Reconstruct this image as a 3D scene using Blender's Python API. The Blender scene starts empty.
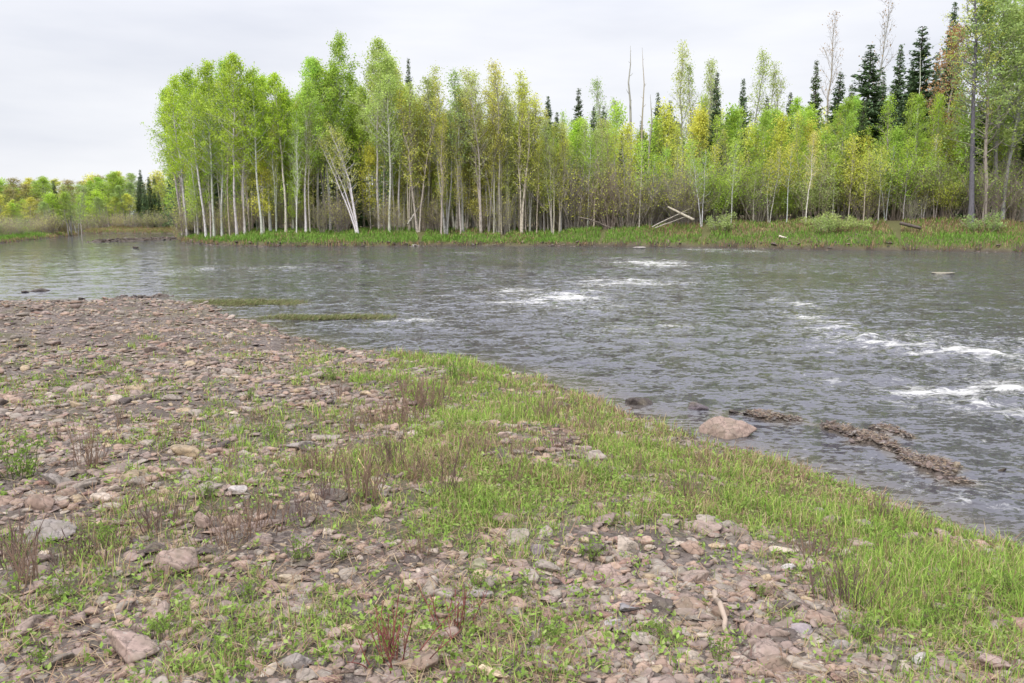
import bpy, math, random
import numpy as np

# ------------------------------------------------------------------ camera, sky, sun, exposure
scene = bpy.context.scene
RAD = math.radians
CAM_H, FPX, HORIZON = 2.6, 800.0, 217.0
PITCH = math.atan((341.5 - HORIZON) / FPX)
cam_data = bpy.data.cameras.new('camera')
cam_data.sensor_width = 36.0
cam_data.lens = 36.0 * FPX / 1024.0
cam_data.clip_start = 0.05
cam_data.clip_end = 5000.0
cam = bpy.data.objects.new('camera', cam_data)
scene.collection.objects.link(cam)
cam.location = (0, 0, CAM_H)
cam.rotation_euler = (math.pi / 2 - PITCH, 0, 0)
scene.camera = cam

SUN_EL, SUN_AZ = RAD(52), RAD(215)      # azimuth clockwise from +Y (the view direction)
world = bpy.data.worlds.new('World')
scene.world = world
world.use_nodes = True
wn, wl = world.node_tree.nodes, world.node_tree.links
wn.clear()
w_out = wn.new('ShaderNodeOutputWorld')
w_bg = wn.new('ShaderNodeBackground')
w_bg.inputs['Strength'].default_value = 0.1
w_sky = wn.new('ShaderNodeTexSky')
w_sky.sky_type = 'NISHITA'
w_sky.sun_disc = False
w_sky.sun_elevation = SUN_EL
w_sky.sun_rotation = SUN_AZ
w_tc = wn.new('ShaderNodeTexCoord')
w_sep = wn.new('ShaderNodeSeparateXYZ')
wl.new(w_tc.outputs['Generated'], w_sep.inputs[0])
w_map = wn.new('ShaderNodeMapping')
w_map.inputs['Scale'].default_value = (1.0, 1.0, 4.5)
wl.new(w_tc.outputs['Generated'], w_map.inputs[0])
w_noise = wn.new('ShaderNodeTexNoise')
w_noise.inputs['Scale'].default_value = 2.2
w_noise.inputs['Detail'].default_value = 5
w_noise.inputs['Roughness'].default_value = 0.5
wl.new(w_map.outputs[0], w_noise.inputs['Vector'])
w_ramp = wn.new('ShaderNodeValToRGB')
w_ramp.color_ramp.elements[0].position = 0.36
w_ramp.color_ramp.elements[0].color = (6.2, 6.35, 6.9, 1)
w_ramp.color_ramp.elements[1].position = 0.64
w_ramp.color_ramp.elements[1].color = (7.7, 7.72, 7.95, 1)
wl.new(w_noise.outputs['Fac'], w_ramp.inputs[0])
w_prof = wn.new('ShaderNodeMapRange')   # an overcast sky is brightest overhead
w_prof.interpolation_type = 'SMOOTHSTEP'
w_prof.inputs['From Min'].default_value = 0.20
w_prof.inputs['From Max'].default_value = 0.70
w_prof.inputs['To Min'].default_value = 1.0
w_prof.inputs['To Max'].default_value = 2.6
wl.new(w_sep.outputs['Z'], w_prof.inputs['Value'])
w_mul = wn.new('ShaderNodeVectorMath')
w_mul.operation = 'SCALE'
wl.new(w_ramp.outputs[0], w_mul.inputs[0])
wl.new(w_prof.outputs[0], w_mul.inputs['Scale'])
w_mix = wn.new('ShaderNodeMix')
w_mix.data_type = 'RGBA'
w_mix.inputs['Factor'].default_value = 0.93
wl.new(w_sky.outputs[0], w_mix.inputs[6])
w_tint = wn.new('ShaderNodeMix')        # the cloud deck thins and turns bluer overhead
w_tint.data_type = 'RGBA'
w_tint.blend_type = 'MULTIPLY'
w_tint.inputs[7].default_value = (0.96, 0.985, 1.07, 1)
w_high = wn.new('ShaderNodeMapRange')
w_high.inputs['From Min'].default_value = 0.15
w_high.inputs['From Max'].default_value = 0.5
wl.new(w_sep.outputs['Z'], w_high.inputs['Value'])
wl.new(w_high.outputs[0], w_tint.inputs[0])
wl.new(w_mul.outputs[0], w_tint.inputs[6])
wl.new(w_tint.outputs[2], w_mix.inputs[7])
wl.new(w_mix.outputs[2], w_bg.inputs['Color'])
wl.new(w_bg.outputs[0], w_out.inputs[0])

sun_data = bpy.data.lights.new('sun', 'SUN')
sun_data.energy = 2.0
sun_data.angle = RAD(12)
sun_data.color = (1.0, 0.96, 0.90)
sun = bpy.data.objects.new('sun', sun_data)
scene.collection.objects.link(sun)
sun.rotation_euler = (math.pi / 2 - SUN_EL, 0, -SUN_AZ + math.pi)
sun.location = (-20, -30, 60)

vs = scene.view_settings
vs.view_transform = 'Standard'
vs.look = 'None'
vs.exposure = 0.40
vs.gamma = 1.0
vs.use_curve_mapping = False
cy = scene.cycles
cy.max_bounces = 6
cy.diffuse_bounces = 3
cy.glossy_bounces = 3
cy.transmission_bounces = 4
cy.caustics_reflective = False
cy.caustics_refractive = False

# ------------------------------------------------------------------ helpers
rng = np.random.default_rng(11)
random.seed(5)
SP, CP = math.sin(PITCH), math.cos(PITCH)
COL = scene.collection


def ground_pt(px, py, z=0.0):
    """World point at height z seen at a pixel of the photograph."""
    a, v = (px - 512) / FPX, (341.5 - py) / FPX
    dx, dy, dz = a, CP + v * SP, -SP + v * CP
    t = (z - CAM_H) / dz
    return np.array([dx * t, dy * t])


def x_at(px, Y, z):
    return (px - 512) / FPX * (Y * CP - (z - CAM_H) * SP)


def z_at(py, Y):
    v = (341.5 - py) / FPX
    return CAM_H + (v * Y * CP - Y * SP) / (CP + v * SP)


def _hash(ix, iy, seed):
    h = (ix.astype(np.int64) * 374761393 + iy.astype(np.int64) * 668265263 + seed * 974634221) & 0x7fffffff
    h = ((h ^ (h >> 13)) * 1274126177) & 0x7fffffff
    return ((h ^ (h >> 16)) & 0xffff) / 65535.0


def vnoise(x, y, seed=0):
    x, y = np.asarray(x, float), np.asarray(y, float)
    ix, iy = np.floor(x), np.floor(y)
    fx, fy = x - ix, y - iy
    fx, fy = fx * fx * (3 - 2 * fx), fy * fy * (3 - 2 * fy)
    a, b = _hash(ix, iy, seed), _hash(ix + 1, iy, seed)
    c, d = _hash(ix, iy + 1, seed), _hash(ix + 1, iy + 1, seed)
    return (a * (1 - fx) + b * fx) * (1 - fy) + (c * (1 - fx) + d * fx) * fy


def fbm(x, y, seed=0, octv=4):
    s, a, t = 0.0, 0.5, 0.0
    for k in range(octv):
        s = s + a * vnoise(x * 2 ** k + 17.3 * k, y * 2 ** k - 9.1 * k, seed + k)
        t += a
        a *= 0.5
    return s / t


def smooth(a, b, x):
    t = np.clip((x - a) / (b - a), 0, 1)
    return t * t * (3 - 2 * t)


def poly_dist(P, x, y):
    P = np.asarray(P)
    d = np.full(np.shape(x), 1e9)
    for (x0, y0), (x1, y1) in zip(P[:-1], P[1:]):
        ex, ey = x1 - x0, y1 - y0
        t = np.clip(((x - x0) * ex + (y - y0) * ey) / (ex * ex + ey * ey + 1e-12), 0, 1)
        d = np.minimum(d, (x - x0 - t * ex) ** 2 + (y - y0 - t * ey) ** 2)
    return np.sqrt(d)


def inside(P, x, y):
    P = np.asarray(P)
    c = np.zeros(np.shape(x), bool)
    n = len(P)
    for i in range(n):
        x0, y0 = P[i]
        x1, y1 = P[(i + 1) % n]
        if y0 == y1:
            continue
        hit = ((y0 > y) != (y1 > y)) & (x < (x1 - x0) * (y - y0) / (y1 - y0) + x0)
        c ^= hit
    return c


class Acc:
    """Collects pieces of geometry into one mesh."""

    def __init__(self):
        self.V, self.F, self.A, self.n = [], {}, {}, 0

    def add(self, V, faces, **attrs):
        V = np.asarray(V, np.float32).reshape(-1, 3)
        for F in (faces if isinstance(faces, list) else [faces]):
            F = np.asarray(F, np.int64)
            if len(F):
                self.F.setdefault(F.shape[1], []).append(F + self.n)
        self.V.append(V)
        for k, a in attrs.items():
            a = np.asarray(a, np.float32)
            if a.ndim == 0:
                a = np.full(len(V), float(a), np.float32)
            if a.ndim == 1 and len(a) == 3 and len(V) != 3:
                a = np.tile(a, (len(V), 1))
            self.A.setdefault(k, []).append(a)
        self.n += len(V)

    def mesh(self, name, mat, smooth_shade=False):
        me = bpy.data.meshes.new(name)
        V = np.concatenate(self.V)
        me.vertices.add(len(V))
        me.vertices.foreach_set('co', V.ravel())
        Fs = [np.concatenate(f) for f in self.F.values()]
        loops = np.concatenate([f.ravel() for f in Fs]).astype(np.int32)
        tot = np.concatenate([np.full(len(f), f.shape[1], np.int32) for f in Fs])
        start = np.concatenate([[0], np.cumsum(tot)[:-1]]).astype(np.int32)
        me.loops.add(len(loops))
        me.loops.foreach_set('vertex_index', loops)
        me.polygons.add(len(tot))
        me.polygons.foreach_set('loop_start', start)
        me.polygons.foreach_set('loop_total', tot)
        me.polygons.foreach_set('use_smooth', np.full(len(tot), smooth_shade))
        for k, lst in self.A.items():
            a = np.concatenate(lst)
            if a.ndim == 1:
                at = me.attributes.new(k, 'FLOAT', 'POINT')
                at.data.foreach_set('value', a)
            else:
                at = me.attributes.new(k, 'FLOAT_COLOR', 'POINT')
                c = np.ones((len(a), 4), np.float32)
                c[:, :3] = a
                at.data.foreach_set('color', c.ravel())
        me.update(calc_edges=True)
        me.materials.append(mat)
        return me

    def obj(self, name, mat, parent=None, smooth_shade=False):
        o = bpy.data.objects.new(name, self.mesh(name, mat, smooth_shade))
        COL.objects.link(o)
        o.parent = parent
        return o


def tube(pts, rad, sides=5):
    pts, rad = np.asarray(pts, float), np.asarray(rad, float)
    n = len(pts)
    T = np.gradient(pts, axis=0)
    T /= np.linalg.norm(T, axis=1, keepdims=True) + 1e-9
    ref = np.array([0.31, 0.95, 0.05]) if abs(T[:, 1]).mean() < 0.8 else np.array([1.0, 0.0, 0.1])
    U = np.cross(T, ref)
    U /= np.linalg.norm(U, axis=1, keepdims=True) + 1e-9
    W = np.cross(T, U)
    a = np.arange(sides) * 2 * np.pi / sides
    ring = (np.cos(a)[None, :, None] * U[:, None, :] + np.sin(a)[None, :, None] * W[:, None, :])
    V = (pts[:, None, :] + ring * rad[:, None, None]).reshape(-1, 3)
    i, k = np.meshgrid(np.arange(n - 1), np.arange(sides), indexing='ij')
    k2 = (k + 1) % sides
    F = np.stack([i * sides + k, i * sides + k2, (i + 1) * sides + k2, (i + 1) * sides + k], -1).reshape(-1, 4)
    return V, F


def unit(v):
    return v / (np.linalg.norm(v, axis=-1, keepdims=True) + 1e-9)


def leaf_quads(C, size, r, up=0.35, aspect=0.75):
    n = len(C)
    N = unit(r.normal(size=(n, 3)) + np.array([0, 0, up]))
    a = unit(np.cross(N, r.normal(size=(n, 3))))
    b = np.cross(N, a)
    s = (size * r.uniform(0.45, 1.5, n))[:, None]
    V = np.stack([C - a * s, C - b * s * aspect, C + a * s, C + b * s * aspect], 1).reshape(-1, 3)
    F = np.arange(4 * n).reshape(n, 4)
    return V, F


def empty(name, loc, rz=0.0, s=1.0):
    o = bpy.data.objects.new(name, None)
    COL.objects.link(o)
    o.location = loc
    o.rotation_euler = (0, 0, rz)
    o.scale = s if isinstance(s, tuple) else (s, s, s)
    o.empty_display_size = 0.2
    return o


def copy_tree(root):
    r = root.copy()
    COL.objects.link(r)
    for ch in root.children:
        c = ch.copy()
        COL.objects.link(c)
        c.parent = r
    return r


# ------------------------------------------------------------------ materials
def material(name):
    m = bpy.data.materials.new(name)
    m.use_nodes = True
    nt = m.node_tree
    nt.nodes.clear()
    out = nt.nodes.new('ShaderNodeOutputMaterial')
    return m, nt.nodes, nt.links, out


def nd(N, typ, **inp):
    n = N.new(typ)
    for k, v in inp.items():
        n.inputs[k.replace('_', ' ')].default_value = v
    return n


def mixcol(N, L, fac, a, b, mode='MIX'):
    m = N.new('ShaderNodeMix')
    m.data_type = 'RGBA'
    m.blend_type = mode
    for sock, v in ((m.inputs[0], fac), (m.inputs[6], a), (m.inputs[7], b)):
        if hasattr(v, 'links'):
            L.new(v, sock)
        elif isinstance(v, (int, float)):
            sock.default_value = v
        else:
            sock.default_value = (*v, 1) if len(v) == 3 else v
    return m.outputs[2]


def ramp(N, L, val, stops):
    r = N.new('ShaderNodeValToRGB')
    while len(r.color_ramp.elements) < len(stops):
        r.color_ramp.elements.new(0.5)
    for e, (p, c) in zip(r.color_ramp.elements, stops):
        e.position = p
        e.color = (c, c, c, 1) if isinstance(c, (int, float)) else (*c, 1)
    L.new(val, r.inputs[0])
    return r.outputs[0]


def mat_leaf(name, source, trans=0.5):
    """Leaves: colour from the object's colour (times a per-leaf tint) or from the mesh's own colour attribute."""
    m, N, L, out = material(name)
    if source == 'object':
        oi = N.new('ShaderNodeObjectInfo')
        at = N.new('ShaderNodeAttribute')
        at.attribute_name = 'tint'
        v = N.new('ShaderNodeVectorMath')
        v.operation = 'SCALE'
        L.new(oi.outputs['Color'], v.inputs[0])
        L.new(at.outputs['Fac'], v.inputs['Scale'])
        col = v.outputs[0]
    else:
        at = N.new('ShaderNodeAttribute')
        at.attribute_name = 'col'
        col = at.outputs['Color']
    d = nd(N, 'ShaderNodeBsdfDiffuse')
    t = nd(N, 'ShaderNodeBsdfTranslucent')
    L.new(col, d.inputs['Color'])
    L.new(col, t.inputs['Color'])
    mx = nd(N, 'ShaderNodeMixShader', Fac=trans)
    L.new(d.outputs[0], mx.inputs[1])
    L.new(t.outputs[0], mx.inputs[2])
    L.new(mx.outputs[0], out.inputs[0])
    return m


def mat_bark(name, banded):
    m, N, L, out = material(name)
    oi = N.new('ShaderNodeObjectInfo')
    tc = N.new('ShaderNodeTexCoord')
    mp = N.new('ShaderNodeMapping')
    mp.inputs['Scale'].default_value = (3, 3, 1.6) if banded else (9, 9, 1.5)
    L.new(tc.outputs['Object'], mp.inputs[0])
    n = nd(N, 'ShaderNodeTexNoise', Scale=2.4, Detail=5.0, Roughness=0.65)
    L.new(mp.outputs[0], n.inputs['Vector'])
    k = ramp(N, L, n.outputs['Fac'], [(0.36, 0.35), (0.47, 0.95), (0.8, 1.1)])
    col = mixcol(N, L, 1.0, oi.outputs['Color'], k, 'MULTIPLY')
    b = nd(N, 'ShaderNodeBsdfPrincipled', Roughness=0.85)
    L.new(col, b.inputs['Base Color'])
    L.new(b.outputs[0], out.inputs[0])
    return m


def mat_stone(name, source):
    m, N, L, out = material(name)
    if source == 'object':
        col = N.new('ShaderNodeObjectInfo').outputs['Color']
    else:
        at = N.new('ShaderNodeAttribute')
        at.attribute_name = 'col'
        col = at.outputs['Color']
    g = N.new('ShaderNodeNewGeometry')
    n1 = nd(N, 'ShaderNodeTexNoise', Scale=26.0, Detail=6.0, Roughness=0.65)
    n2 = nd(N, 'ShaderNodeTexNoise', Scale=7.0, Detail=3.0)
    L.new(g.outputs['Position'], n1.inputs['Vector'])
    L.new(g.outputs['Position'], n2.inputs['Vector'])
    k = ramp(N, L, n1.outputs['Fac'], [(0.3, 0.62), (0.52, 1.0), (0.75, 1.25)])
    c = mixcol(N, L, 1.0, col, k, 'MULTIPLY')
    f = ramp(N, L, n2.outputs['Fac'], [(0.48, 0.0), (0.68, 0.5)])
    c = mixcol(N, L, f, c, (0.15, 0.125, 0.085))
    n3 = nd(N, 'ShaderNodeTexNoise', Scale=48.0, Detail=3.0, Roughness=0.6)     # pale lichen
    L.new(g.outputs['Position'], n3.inputs['Vector'])
    c = mixcol(N, L, ramp(N, L, n3.outputs['Fac'], [(0.62, 0.0), (0.68, 0.45)]), c, (0.36, 0.35, 0.29))
    vc = nd(N, 'ShaderNodeTexVoronoi', Scale=9.0)                               # cracks
    vc.feature = 'DISTANCE_TO_EDGE'
    wv = N.new('ShaderNodeVectorMath')
    wv.operation = 'MULTIPLY_ADD'
    L.new(n1.outputs['Color'], wv.inputs[0])
    wv.inputs[1].default_value = (0.08, 0.08, 0.08)
    L.new(g.outputs['Position'], wv.inputs[2])
    L.new(wv.outputs[0], vc.inputs['Vector'])
    c = mixcol(N, L, 1.0, c, ramp(N, L, vc.outputs['Distance'], [(0.0, 0.5), (0.05, 1.0)]), 'MULTIPLY')
    b = nd(N, 'ShaderNodeBsdfPrincipled', Roughness=0.88)
    b.inputs['Specular IOR Level'].default_value = 0.25
    L.new(c, b.inputs['Base Color'])
    bp = nd(N, 'ShaderNodeBump', Strength=0.55, Distance=0.006)
    L.new(n1.outputs['Fac'], bp.inputs['Height'])
    L.new(bp.outputs[0], b.inputs['Normal'])
    L.new(b.outputs[0], out.inputs[0])
    return m


def mat_ground():
    m, N, L, out = material('ground_soil')
    g = N.new('ShaderNodeNewGeometry')
    pos = g.outputs['Position']

    def attr(n):
        a = N.new('ShaderNodeAttribute')
        a.attribute_name = n
        return a.outputs['Fac']
    n1 = nd(N, 'ShaderNodeTexNoise', Scale=1.7, Detail=6.0, Roughness=0.6)
    n2 = nd(N, 'ShaderNodeTexNoise', Scale=30.0, Detail=5.0, Roughness=0.7)
    vo = nd(N, 'ShaderNodeTexVoronoi', Scale=26.0, Randomness=1.0)
    vo2 = nd(N, 'ShaderNodeTexVoronoi', Scale=62.0, Randomness=1.0)
    warp = N.new('ShaderNodeVectorMath')
    warp.operation = 'MULTIPLY_ADD'
    L.new(n2.outputs['Color'], warp.inputs[0])
    warp.inputs[1].default_value = (0.03, 0.03, 0.03)
    L.new(pos, warp.inputs[2])
    for n in (n1, n2):
        L.new(pos, n.inputs['Vector'])
    L.new(warp.outputs[0], vo.inputs['Vector'])
    L.new(warp.outputs[0], vo2.inputs['Vector'])
    sep = N.new('ShaderNodeSeparateColor')
    L.new(vo.outputs['Color'], sep.inputs[0])
    pebble = ramp(N, L, sep.outputs[0], [(0.0, (0.08, 0.065, 0.057)), (0.35, (0.155, 0.122, 0.105)), (0.7, (0.22, 0.175, 0.15)), (1.0, (0.26, 0.225, 0.185))])
    soil = ramp(N, L, n2.outputs['Fac'], [(0.3, (0.055, 0.043, 0.033)), (0.6, (0.125, 0.097, 0.073)), (0.85, (0.19, 0.15, 0.115))])
    near = mixcol(N, L, ramp(N, L, n1.outputs['Fac'], [(0.42, 0.85), (0.62, 0.1)]), soil, pebble)
    turf = ramp(N, L, n2.outputs['Fac'], [(0.3, (0.075, 0.075, 0.028)), (0.55, (0.13, 0.125, 0.05)), (0.8, (0.20, 0.17, 0.09))])
    c = mixcol(N, L, attr('veg'), near, turf)
    wood = ramp(N, L, n1.outputs['Fac'], [(0.3, (0.07, 0.055, 0.03)), (0.6, (0.13, 0.10, 0.05)), (0.8, (0.10, 0.24, 0.028))])
    c = mixcol(N, L, attr('wood'), c, wood)
    mud = ramp(N, L, n2.outputs['Fac'], [(0.3, (0.035, 0.028, 0.02)), (0.7, (0.085, 0.065, 0.045))])
    c = mixcol(N, L, attr('wet'), c, mud)
    b = nd(N, 'ShaderNodeBsdfPrincipled', Roughness=0.9)
    b.inputs['Specular IOR Level'].default_value = 0.2
    L.new(c, b.inputs['Base Color'])
    bp = nd(N, 'ShaderNodeBump', Strength=0.8, Distance=0.02)
    bp.invert = True
    add = N.new('ShaderNodeMath')
    L.new(vo.outputs['Distance'], add.inputs[0])
    L.new(vo2.outputs['Distance'], add.inputs[1])
    L.new(add.outputs[0], bp.inputs['Height'])
    L.new(bp.outputs[0], b.inputs['Normal'])
    L.new(b.outputs[0], out.inputs[0])
    return m


def mat_water():
    m, N, L, out = material('river_water')
    g = N.new('ShaderNodeNewGeometry')
    pos = g.outputs['Position']
    af = N.new('ShaderNodeAttribute')
    af.attribute_name = 'foam'
    ash = N.new('ShaderNodeAttribute')
    ash.attribute_name = 'shallow'
    mp = N.new('ShaderNodeMapping')       # crests lie across the current
    mp.inputs['Rotation'].default_value = (0, 0, 0.22)
    mp.inputs['Scale'].default_value = (0.62, 1.0, 1.0)
    L.new(pos, mp.inputs[0])
    w1 = nd(N, 'ShaderNodeTexNoise', Scale=3.3, Detail=4.0, Roughness=0.55, Distortion=0.4)
    w2 = nd(N, 'ShaderNodeTexNoise', Scale=15.0, Detail=5.0, Roughness=0.6, Distortion=0.3)
    fo = nd(N, 'ShaderNodeTexNoise', Scale=5.0, Detail=9.0, Roughness=0.8, Distortion=1.2)
    for n in (w1, w2, fo):
        L.new(mp.outputs[0], n.inputs['Vector'])
    slope = None                          # ripples finer than the mesh: slopes straight from noise
    for n, k in ((w1, 1.15), (w2, 1.5)):
        v = N.new('ShaderNodeVectorMath')
        v.operation = 'MULTIPLY_ADD'
        L.new(n.outputs['Color'], v.inputs[0])
        v.inputs[1].default_value = (0.7 * k, k, 0)
        v.inputs[2].default_value = (-0.35 * k, -0.5 * k, 0)
        if slope is None:
            slope = v.outputs[0]
        else:
            ad = N.new('ShaderNodeVectorMath')
            L.new(slope, ad.inputs[0])
            L.new(v.outputs[0], ad.inputs[1])
            slope = ad.outputs[0]
    big = nd(N, 'ShaderNodeTexNoise', Scale=0.16, Detail=3.0, Roughness=0.6, Distortion=0.8)
    L.new(mp.outputs[0], big.inputs['Vector'])
    gust0 = ramp(N, L, big.outputs['Fac'], [(0.33, 0.45), (0.5, 0.95), (0.68, 1.4)])    # slicks and rougher water
    ar = N.new('ShaderNodeAttribute')
    ar.attribute_name = 'rough'
    gx_ = N.new('ShaderNodeVectorMath')
    gx_.operation = 'SCALE'
    L.new(gust0, gx_.inputs[0])
    L.new(ar.outputs['Fac'], gx_.inputs['Scale'])
    gust = gx_.outputs[0]
    gm_ = N.new('ShaderNodeVectorMath')
    gm_.operation = 'MULTIPLY'
    L.new(slope, gm_.inputs[0])
    L.new(gust, gm_.inputs[1])
    slope = gm_.outputs[0]
    ad = N.new('ShaderNodeVectorMath')
    L.new(g.outputs['Normal'], ad.inputs[0])
    L.new(slope, ad.inputs[1])
    nrm = N.new('ShaderNodeVectorMath')
    nrm.operation = 'NORMALIZE'
    L.new(ad.outputs[0], nrm.inputs[0])
    deep = mixcol(N, L, ash.outputs['Fac'], (0.068, 0.065, 0.073), (0.095, 0.08, 0.064))
    b = nd(N, 'ShaderNodeBsdfPrincipled', Roughness=0.07, IOR=1.333)
    L.new(deep, b.inputs['Base Color'])
    L.new(nrm.outputs[0], b.inputs['Normal'])
    fd = nd(N, 'ShaderNodeBsdfPrincipled', Roughness=0.7)
    fd.inputs['Base Color'].default_value = (0.60, 0.58, 0.53, 1)
    L.new(nrm.outputs[0], fd.inputs['Normal'])
    f3 = N.new('ShaderNodeMath')          # foam breaks up where the noise is low
    f3.operation = 'MULTIPLY_ADD'
    L.new(fo.outputs['Fac'], f3.inputs[0])
    f3.inputs[1].default_value = 3.4
    f3.inputs[2].default_value = -1.75
    a = N.new('ShaderNodeMath')
    a.operation = 'MULTIPLY_ADD'
    L.new(af.outputs['Fac'], a.inputs[0])
    a.inputs[1].default_value = 1.7
    L.new(f3.outputs[0], a.inputs[2])
    k = ramp(N, L, a.outputs[0], [(0.30, 0.0), (0.58, 0.4), (0.92, 0.95)])
    s2 = N.new('ShaderNodeMath')
    s2.operation = 'MULTIPLY'
    s2.inputs[1].default_value = 0.9
    L.new(k, s2.inputs[0])
    mx = N.new('ShaderNodeMixShader')
    L.new(s2.outputs[0], mx.inputs[0])
    L.new(b.outputs[0], mx.inputs[1])
    L.new(fd.outputs[0], mx.inputs[2])
    L.new(mx.outputs[0], out.inputs[0])
    return m


M_LEAF = mat_leaf('leaf', 'object')
M_NEEDLE = mat_leaf('needle', 'object', 0.1)
M_BLADE = mat_leaf('blade', 'mesh', 0.3)
M_WHITE_BARK = mat_bark('pale_bark', True)
M_DARK_BARK = mat_bark('rough_bark', False)
M_STONE = mat_stone('stone', 'object')
M_GRAVEL = mat_stone('gravel_stone', 'mesh')
M_GROUND = mat_ground()
M_WATER = mat_water()

# ------------------------------------------------------------------ lie of the land
NEAR_PX = [(0, 301), (60, 299), (110, 300), (150, 298), (190, 303), (235, 318), (270, 328), (320, 343), (352, 351), (392, 354),
           (470, 359), (545, 376), (620, 404), (690, 428), (735, 446), (790, 466), (840, 488), (900, 514), (960, 538), (1024, 555)]
NEAR_SHORE = [(-130, 36), (-50, 27)] + [tuple(ground_pt(*p)) for p in NEAR_PX] + [(5.6, 5.2), (9, 1.5), (22, -14), (60, -50)]
NEAR_POLY = NEAR_SHORE + [(60, -300), (-300, -300), (-300, 36)]
FAR_PX = [(1900, 262), (1400, 256), (1200, 254), (1024, 252.5), (900, 250.5), (800, 249.5), (700, 247.5), (600, 246.5), (500, 246), (420, 246),
          (350, 246.5), (250, 246.5), (215, 245), (188, 242.5), (176, 239.5), (178, 236.5), (172, 233.6), (80, 233.2), (78, 235), (45, 238.5), (0, 243), (-150, 252), (-500, 264)]
FAR_SHORE = [tuple(ground_pt(*p)) for p in FAR_PX]
FAR_POLY = [(1500, 30)] + FAR_SHORE + [(-1500, 40), (-1500, 1500), (1500, 1500)]


def shoal(px, width, height):
    return np.array([ground_pt(*p) for p in px]), width, height


SHOALS = [shoal([(735, 414), (765, 416), (795, 419)], 0.36, 0.03),
          shoal([(836, 429), (862, 438), (905, 455), (960, 482)], 0.30, 0.04),
          shoal([(882, 428), (912, 440)], 0.24, 0.028),
          shoal([(930, 462), (962, 470)], 0.16, 0.03),
          shoal([(96, 242), (120, 241.2), (150, 240), (185, 239)], 1.5, 0.22),
          shoal([(118, 298.5), (160, 296.5)], 0.5, 0.07)]
WEEDS = [shoal([(205, 302), (245, 303), (285, 303)], 1.0, 0.016),
         shoal([(275, 317), (310, 318.5), (350, 317), (388, 317)], 0.6, 0.016)]


def lay(x, y):
    """Height and land masks at points of the ground."""
    x, y = np.asarray(x, float), np.asarray(y, float)
    wob = (fbm(x * 0.55, y * 0.55, 3, 3) - 0.5)
    dn = poly_dist(NEAR_SHORE, x, y) * np.where(inside(NEAR_POLY, x, y), 1, -1)
    df = poly_dist(FAR_SHORE, x, y) * np.where(inside(FAR_POLY, x, y), 1, -1)
    dn = dn + wob * np.clip(0.5 + np.hypot(x, y) * 0.03, 0.5, 1.6)
    df = df + (fbm(x * 0.25, y * 0.25, 8, 3) - 0.5) * 1.6 + (fbm(x * 1.1, y * 1.1, 12, 2) - 0.5) * 0.9
    Ln = 6.5 + 6.0 * smooth(1.0, -6.0, x)
    dnp = np.maximum(dn, 0)
    zn = 1.12 * (1 - np.exp(-dnp / Ln))
    zn = zn + smooth(0, 1.2, dnp) * ((fbm(x * 0.5, y * 0.5, 21, 4) - 0.5) * 0.22 + (fbm(x * 2.6, y * 2.6, 31, 3) - 0.5) * 0.085)
    A = 0.55 + 0.75 * smooth(-48, -30, x) + 1.0 * smooth(0, 22, x)
    dfp = np.maximum(df, 0)
    zf = 0.22 * smooth(0.0, 0.5, dfp) + A * (1 - np.exp(-dfp / 5.0)) + 3.2 * smooth(60, 400, dfp)
    zf = zf + smooth(0.3, 3, dfp) * (fbm(x * 0.3, y * 0.3, 41, 4) - 0.5) * 0.8
    db = np.minimum(-dn, -df)
    zb = -0.62 * (1 - np.exp(-np.maximum(db, 0) / 1.6))
    weed = np.zeros_like(x)
    bar = np.zeros_like(x)
    for P, w, h in SHOALS:
        d = poly_dist(P, x, y)
        k = (1 - smooth(0.25 * w, 1.5 * w, d + (fbm(x * 3.0, y * 3.0, 51, 4) - 0.45) * w * 2.2))
        zb = zb * (1 - k) + h * k * (0.55 + 0.9 * fbm(x * 5, y * 5, 61, 3))
        bar = np.maximum(bar, k)
    for P, w, h in WEEDS:
        d = poly_dist(P, x, y)
        k = (1 - smooth(0.2 * w, 1.3 * w, d + (fbm(x * 1.2, y * 3.0, 52, 4) - 0.5) * w * 1.6))
        zb = zb * (1 - k) + h * k
        weed = np.maximum(weed, k)
    z = np.where(dn > 0, zn, np.where(df > 0, zf, zb))
    return z, dn, df, bar, weed


def height(x, y):
    return lay(np.atleast_1d(x), np.atleast_1d(y))[0]


GREEN_PX = [(398, 352), (470, 357), (560, 380), (640, 408), (735, 440), (840, 482), (930, 520), (1100, 575), (1500, 800), (1500, 950), (1150, 640), (1010, 594), (900, 562),
            (800, 532), (720, 508), (640, 484), (560, 490), (520, 520), (470, 545), (415, 520), (370, 480), (372, 420), (385, 380)]
GREEN = [tuple(ground_pt(px, py - 10, 0.0) if i < 8 else ground_pt(px, py, 0.42 if px > 780 else 0.68)) for i, (px, py) in enumerate(GREEN_PX)]


def green_mask(x, y):
    """How thickly grass grows on the near bank (0 bare stones .. 1 turf)."""
    d = poly_dist(GREEN + GREEN[:1], x, y) * np.where(inside(GREEN, x, y), 1, -1)
    n = fbm(x * 0.9, y * 0.9, 71, 4) - 0.5
    g = smooth(-0.6, 0.5, d + n * 2.4)
    p = smooth(0.53, 0.66, fbm(x * 0.8 + 5, y * 0.8, 81, 4)) * 0.30
    q = smooth(0.60, 0.70, fbm(x * 2.1, y * 2.1, 91, 3)) * 0.42
    bare = smooth(0.58, 0.72, fbm(x * 1.7 + 3, y * 1.7, 95, 3))
    gap = smooth(0.52, 0.70, fbm(x * 3.1, y * 3.1, 97, 3)) * smooth(0.2, 1.6, d)
    return np.clip(np.maximum(g * (1 - 0.85 * np.maximum(bare * smooth(0, 1.2, d), gap * 0.45)), np.maximum(p, q)), 0, 1)


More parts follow.
